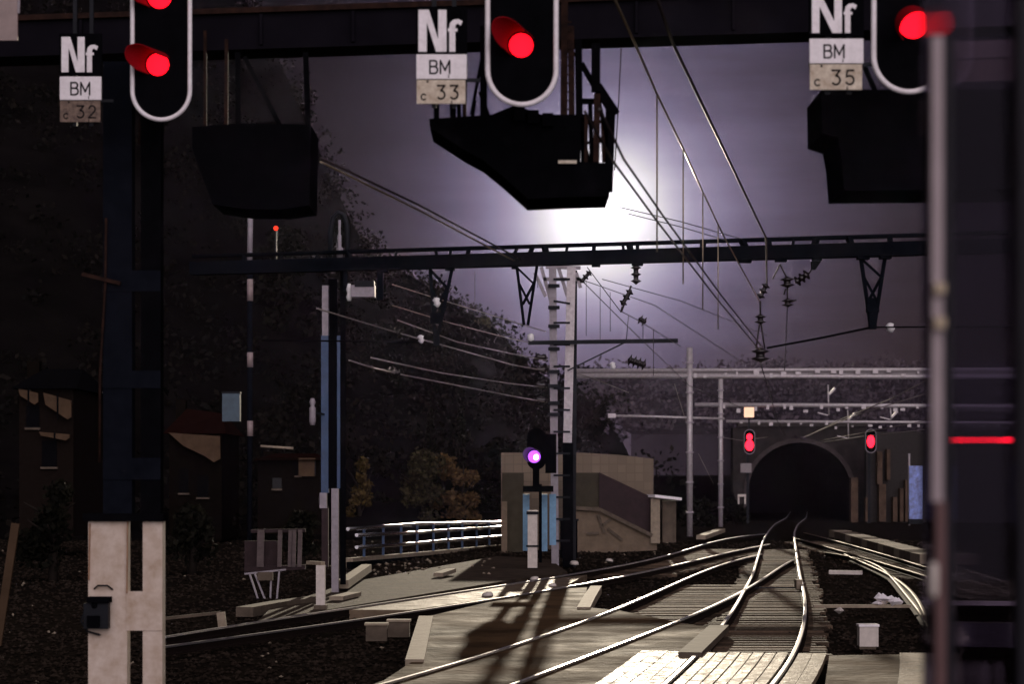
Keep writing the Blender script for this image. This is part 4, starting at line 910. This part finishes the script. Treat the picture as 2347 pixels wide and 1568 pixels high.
tree('bush', 'ochre bush at the right end of the bush row', 1062, 1245, 1036, 86, 126, LF_OCHRE, n_=1700)
tree('bush', 'olive ochre bush between the olive and ochre ones', 1016, 1250, 1022, 110, 128, LF_OCHRE, n_=1700)
tree('bush', 'dark bush beside the stair shelter wall', 1115, 1250, 1105, 90, 133, LF_DARK, n_=900)
tree('bush', 'dark low bush under the ochre bush', 1040, 1252, 1110, 120, 132, LF_DARK, n_=1000)
tree('bush', 'dark bush left of the blue mast behind the fence', 690, 1290, 1165, 90, 80, LF_DARK, n_=800)
tree('bush', 'black bush by the white mast foot', 440, 1300, 1150, 150, 75, LF_DARK, n_=1000)
tree('bush', 'black bush at far left under the faint house', 120, 1330, 1080, 180, 70, LF_DARK, n_=1100)
tree('cypress_tree', 'dark narrow cypress above the ochre bush', 1056, 1180, 905, 34, 135, LF_DARK, 'tree', n_=900, cyp=True, size=.2)
tree('cypress_tree', 'dark blunt cypress left of the narrow one', 985, 1180, 950, 44, 138, LF_DARK, 'tree', n_=800, cyp=True, size=.2)
tree('tree', 'pale olive round tree on the ridge in the haze', 1095, 900, 692, 95, 250, LF_OLIVE, 'tree', n_=1500, size=.35)
tree('tree', 'dark broad tree on the slope left of the blue mast', 640, 800, 495, 190, 190, LF_DARK, 'tree', n_=1500, size=.35)
tree('tree', 'dark ridge tree above the near beam', 860, 760, 560, 130, 230, LF_DARK, 'tree', n_=1200, size=.35)
tree('tree', 'dark scrubby tree right of the pale olive one on the ridge', 1190, 960, 800, 90, 250, LF_DARK, 'tree', n_=900, size=.35)
tree('bush', 'low grey scrub at the foot of the pale poles', 1610, 1215, 1130, 110, 152, LF_DARK, n_=900, size=.2)
tree('bush', 'low scrub left of the tunnel signal', 1680, 1205, 1140, 70, 158, LF_DARK, n_=700, size=.2)

# ------------------------------------------------------------------ tunnel and retaining wall
YT = 170.
t = thing('tunnel_portal', 'round stone tunnel mouth swallowing the main track', 'tunnel', P(1832,1190,YT))
cxp = P(1832,0,YT).x; rad = 118/F*YT; zs = P(0,1128,YT).z; K = 24
arcp = [(cxp-rad*.97, -.3), (cxp-rad, zs*.5)]+[(cxp+rad*math.cos(math.pi-math.pi*i/K), zs+rad*.96*math.sin(math.pi-math.pi*i/K)) for i in range(K+1)]+[(cxp+rad, zs*.5), (cxp+rad*.97, -.3)]
outer = []
x0, x1, zt = P(1690,0,YT).x, P(1985,0,YT).x, P(0,978,YT).z
for x, z in arcp:
    dx, dz = x-cxp, z-zs
    if z <= zs: outer.append((x0 if dx < 0 else x1, z))
    else:
        s1 = (zt-zs)/dz if dz > 1e-6 else 1e9; s2 = (x1-cxp)/abs(dx) if abs(dx) > 1e-6 else 1e9; s = min(s1, s2); outer.append((cxp+dx*s, zs+dz*s))
m = MB(); nA = len(arcp)
m.add([(x, YT, z) for x, z in arcp]+[(x, YT, z) for x, z in outer], [(i, i+1, nA+i+1, nA+i) for i in range(nA-1)])
m.add([(x, YT, z) for x, z in outer]+[(x, YT+1.5, z) for x, z in outer], [(i, i+1, nA+i+1, nA+i) for i in range(nA-1)])
part('face_wall', m, MASON, t)
m = MB(); vs = []
for x, z in arcp:
    dx, dz = x-cxp, z-zs; k = 1.09
    vs += [(cxp+dx, YT-.12, zs+dz if z > zs else z), (cxp+dx*k, YT-.12, zs+dz*k if z > zs else z), (cxp+dx*k, YT+.02, zs+dz*k if z > zs else z), (cxp+dx, YT+.02, zs+dz if z > zs else z)]
m.add(vs, [(i*4+q, i*4+(q+1) % 4, (i+1)*4+(q+1) % 4, (i+1)*4+q) for i in range(nA-1) for q in range(4)])
part('arch_ring', m, mat('arch_stone', (.055,.045,.046), .9, spec=.0, scale=1.5, var=.35), t)
m = MB(); m.add([(x, YT, z) for x, z in arcp]+[(x+2., YT+45, z) for x, z in arcp], [(i, nA+i, nA+i+1, i+1) for i in range(nA-1)]); m.add([(x+2., YT+45, z) for x, z in arcp], [tuple(range(nA))])
part('lining', m, SOOT, t)
part('parapet', MB().bar((x0,YT+.3,zt+.15), (x1,YT+.3,zt+.15), 1.1, .3), mat('parapet_stone', (.04,.034,.034), .9, var=.3, spec=0.), t)
t = thing('retaining_wall', 'dark retaining wall with brown ribs right of the tunnel', 'wall', P(2050,1195,164))
m = MB(); c, s = rect(1985,2500,990,1200,166,1.0); part('wall', MB().box(c, s), mat('sooty_wall', (.02,.016,.016), .9, var=.4), t)
for a, b, y0, y1 in ((1950,1966,1095,1198),(1983,1990,1140,1196),(2010,2022,1035,1110),(2014,2030,1110,1196),(2032,2040,1030,1100),(2046,2056,1140,1196),(2062,2070,1120,1196),(2074,2080,1100,1196)):
    c, s = rect(a,b,y0,y1,165.2,.8); part('rib', MB().box(c, s), WALLB, t)
c, s = rect(1690-320,1700,1090,1200,172,1.0); solo('side_wall', MB().box(c, s), mat('mossy_wall', (.022,.019,.016), .95, var=.5), 'low dark wall on the bank left of the tunnel', 'wall')
solo('pale_pole', MB().tube([P(2083,1205,150), P(2083,1040,150)], .07, 8), PALE, 'thin pale pole before the blue board at right', 'pole')
t = thing('blue_board', 'pale blue mottled board standing by the right stile', 'board', P(2098,1196,140)); c, s = rect(2083,2114,1068,1190,140,.15); part('panel', MB().box(c, s), mat('mottled_blue', (.22,.30,.70), .6, var=.4, scale=3, dirt=(.10,.10,.18)), t); part('foot', MB().box(P(2098,1196,140), (.9,.3,.3)), STEELD, t)
# tunnel signals
def far_signal(label, px, yb, yt, w_, lamps, Y, post, lens=None):
    xl, xr = P(px-w_/2,0,Y).x, P(px+w_/2,0,Y).x; zb_, zt_ = P(0,yb,Y).z, P(0,yt,Y).z; cx_ = (xl+xr)/2; r_ = (xr-xl)/2
    t = thing('railway_signal', label, 'signal', P(px, 1196, Y), 'red signals near the tunnel')
    part('target_board', MB().prism(oblong(cx_, zb_, zt_, r_)[::-1], Y, Y+.05), BLACK, t)
    part('white_border', MB().tube([Vector((x, Y-.03, z)) for x, z in oblong(cx_, zb_, zt_, r_, 12)], .028, 6, closed=True), GREYP, t)
    for a, b, q, e in lamps:
        m = MB(); c_ = P(a,b,Y-.05); dome(m, (0,0,0), 1.); m.v = [Vector((v.x*q/F*Y, v.y*.1, v.z*e/F*Y))+c_ for v in m.v]; part('lens', m, lens or REDF, t)
    if post: part('post', MB().bar(P(px-4,1200,Y+.1), P(px-4,yb,Y+.1), .16), STEELD, t)
    return t
tS = far_signal('red glowing signal on a post left of the tunnel mouth', 1717, 1041, 985, 24, [(1717,1021,10,13),(1717,1002,7,8)], 150, True)
p = part('number_panel', MB().box(P(1716,945,150), (.66,.12,.68)), PANELL, tS); part('panel_arm', MB().bar(P(1716,957,150.2), P(1716,985,150.2), .1), STEELD, tS)
part('name_plate', MB().box(P(1709,1073,149.9), (.72,.06,.62)), mat('dim_plate', (.22,.19,.2), .6, var=.15), tS); m = MB(); m.bar(P(1692,1156,149.9), P(1692,1134,149.9), .1); m.bar(P(1707,1156,149.9), P(1707,1134,149.9), .1); m.bar(P(1690,1136,149.85), P(1709,1136,149.85), .16); part('bracket_plate', m, WHITEC, tS)
far_signal('small red signal on the ribbed wall right of the tunnel mouth', 1995, 1038, 984, 24, [(1995,1012,9,15)], 155, True)
far_signal('red signal seen smeared through the ribbed pane at right', 2232, 1036, 984, 26, [(2232,1009,14,8.5)], 110, True, REDX)
# things behind the pane
t = thing('signal_sign', 'pale blank sign plates smeared behind the ribbed pane at top right', 'sign', P(2250,185,18.6)); 
c, s = rect(2198,2312,92,132,18.6,.02); part('plate', MB().box(c, s), mat('dim_sign', (.30,.22,.21), .6, var=.15), t); c, s = rect(2200,2314,135,186,18.6,.02); part('plate', MB().box(c, s), mat('dim_sign2', (.24,.165,.15), .6, var=.15), t); c, s = rect(2215,2300,-30,60,18.6,.02); part('plate', MB().box(c, s), mat('dim_sign3', (.14,.11,.13), .6, var=.2), t); part('hanger', MB().bar(P(2255,186,18.65), P(2255,-60,18.65), .05), STEELD, t)
t = thing('reflection_stub', 'pair of pale stubs standing in for reflections at the foot of the pane', 'post', P(2200,1600,30));  # added pale stubs in place of blurred reflections in the glass
for px in (2188,2222): part('post', MB().lathe(P(px,1600,30), (0,0,1), [(0,.07),(.3,.075),(.42,.06),(.5,.01)], 12), WHITEC, t)
solo('pale_cabinet', MB().box(P(2262,1455,34), (.34,.3,.36)), GREYP, 'dim pale cabinet seen through the ribbed pane', 'cabinet')
solo('white_slab', MB().bar(P(2180,1383,52), P(2400,1384,52), .2, .1), WHITEC, 'pale slab seen as a bright bar through the ribbed pane', 'slab')

# ------------------------------------------------------------------ glazed screen close to the camera
YP = 5.0
t = thing('glazed_screen', 'dark glazed screen with ribbed pane and blurred pale stile at right', 'screen', (P(2240,0,YP).x, YP, .9))
z0, z1 = .95, 4.3
def strip(px0, px1, y0, y1, m, name, Y=YP, dep=.03, lab=None):
    a, b = P(px0,0,Y).x, P(px1,0,Y).x; return part(name, MB().box(((a+b)/2, Y, (y0+y1)/2), (b-a, dep, y1-y0)), m, t, lab)
zc = P(0,1150,YP).z
STILE = mat('stile_metal', (.33,.27,.29), .5, spec=.3, var=.12, scale=6); STILER = mat('stile_reddish', (.11,.055,.055), .55, spec=.3, var=.15, scale=6); FRAME = mat('screen_frame', (.010,.009,.014), .6, spec=.15)
zs_ = P(0,84,YP).z; strip(2133,2158,zc,zs_,STILE,'stile'); strip(2142,2164,z0,zc,STILER,'stile',lab='reddish lower stile')
strip(2160,2182,z0,zs_,FRAME,'inner_frame',YP+.03); strip(2328,2480,z0,z1,FRAME,'outer_frame',YP+.01,.06)
for a, b in ((650,672),(728,752)): part('hinge', MB().box(P(2152,(a+b)/2,YP-.03), (.022,.03,(b-a)/F*YP)), mat('brass_hinge', (.42,.33,.22), .45, var=.1), t)
part('bolt', MB().lathe(P(2140,1330,YP-.03), (0,0,1), [(-.04,.003),(-.03,.009),(.03,.009),(.04,.003)], 10), WHITEC, t)
gm = bpy.data.materials.new('ribbed_glass'); gm.use_nodes = True; n_ = gm.node_tree.nodes; n_.remove(n_['Principled BSDF']); g_ = n_.new('ShaderNodeBsdfGlass'); g_.inputs['Color'].default_value = (.39,.36,.45,1); g_.inputs['Roughness'].default_value = 0.; g_.inputs['IOR'].default_value = 1.2
gm.node_tree.links.new(g_.outputs[0], n_['Material Output'].inputs['Surface'])
xa, xb = P(2122,0,YP).x, P(2332,0,YP).x; N = 330; lam = .006; amp = .00008; m = MB(); vs = []
for i in range(N+1):
    x = xa+(xb-xa)*i/N; yo = YP+.045+amp*math.sin(2*math.pi*x/lam); vs += [(x, yo, z0), (x, yo, z1)]
m.add(vs, [(2*i, 2*i+2, 2*i+3, 2*i+1) for i in range(N)], True)
o = len(m.v); m.add([(xa,YP+.05,z0),(xb,YP+.05,z0),(xb,YP+.05,z1),(xa,YP+.05,z1)], [(3,2,1,0)])
part('pane', m, gm, t)
struct('platform', MB().box((1.5,1.5,.0), (9,12,1.9)), CONCD)

# ------------------------------------------------------------------ haze
hz = bpy.data.materials.new('haze_air'); hz.use_nodes = True; n_ = hz.node_tree.nodes; n_.remove(n_['Principled BSDF'])
pv = n_.new('ShaderNodeVolumePrincipled'); pv.inputs['Color'].default_value = (.70,.62,1.,1); pv.inputs['Density'].default_value = .0000075; pv.inputs['Anisotropy'].default_value = .9
hz.node_tree.links.new(pv.outputs[0], n_['Material Output'].inputs['Volume'])
struct('haze', MB().box((0,120,59), (1300,390,125)), hz, 'stuff')
sc.cycles.max_bounces = 8; sc.cycles.volume_bounces = 0; sc.cycles.sample_clamp_indirect = 4.; sc.cycles.sample_clamp_direct = 0.
sc.cycles.caustics_reflective = False; sc.cycles.caustics_refractive = True
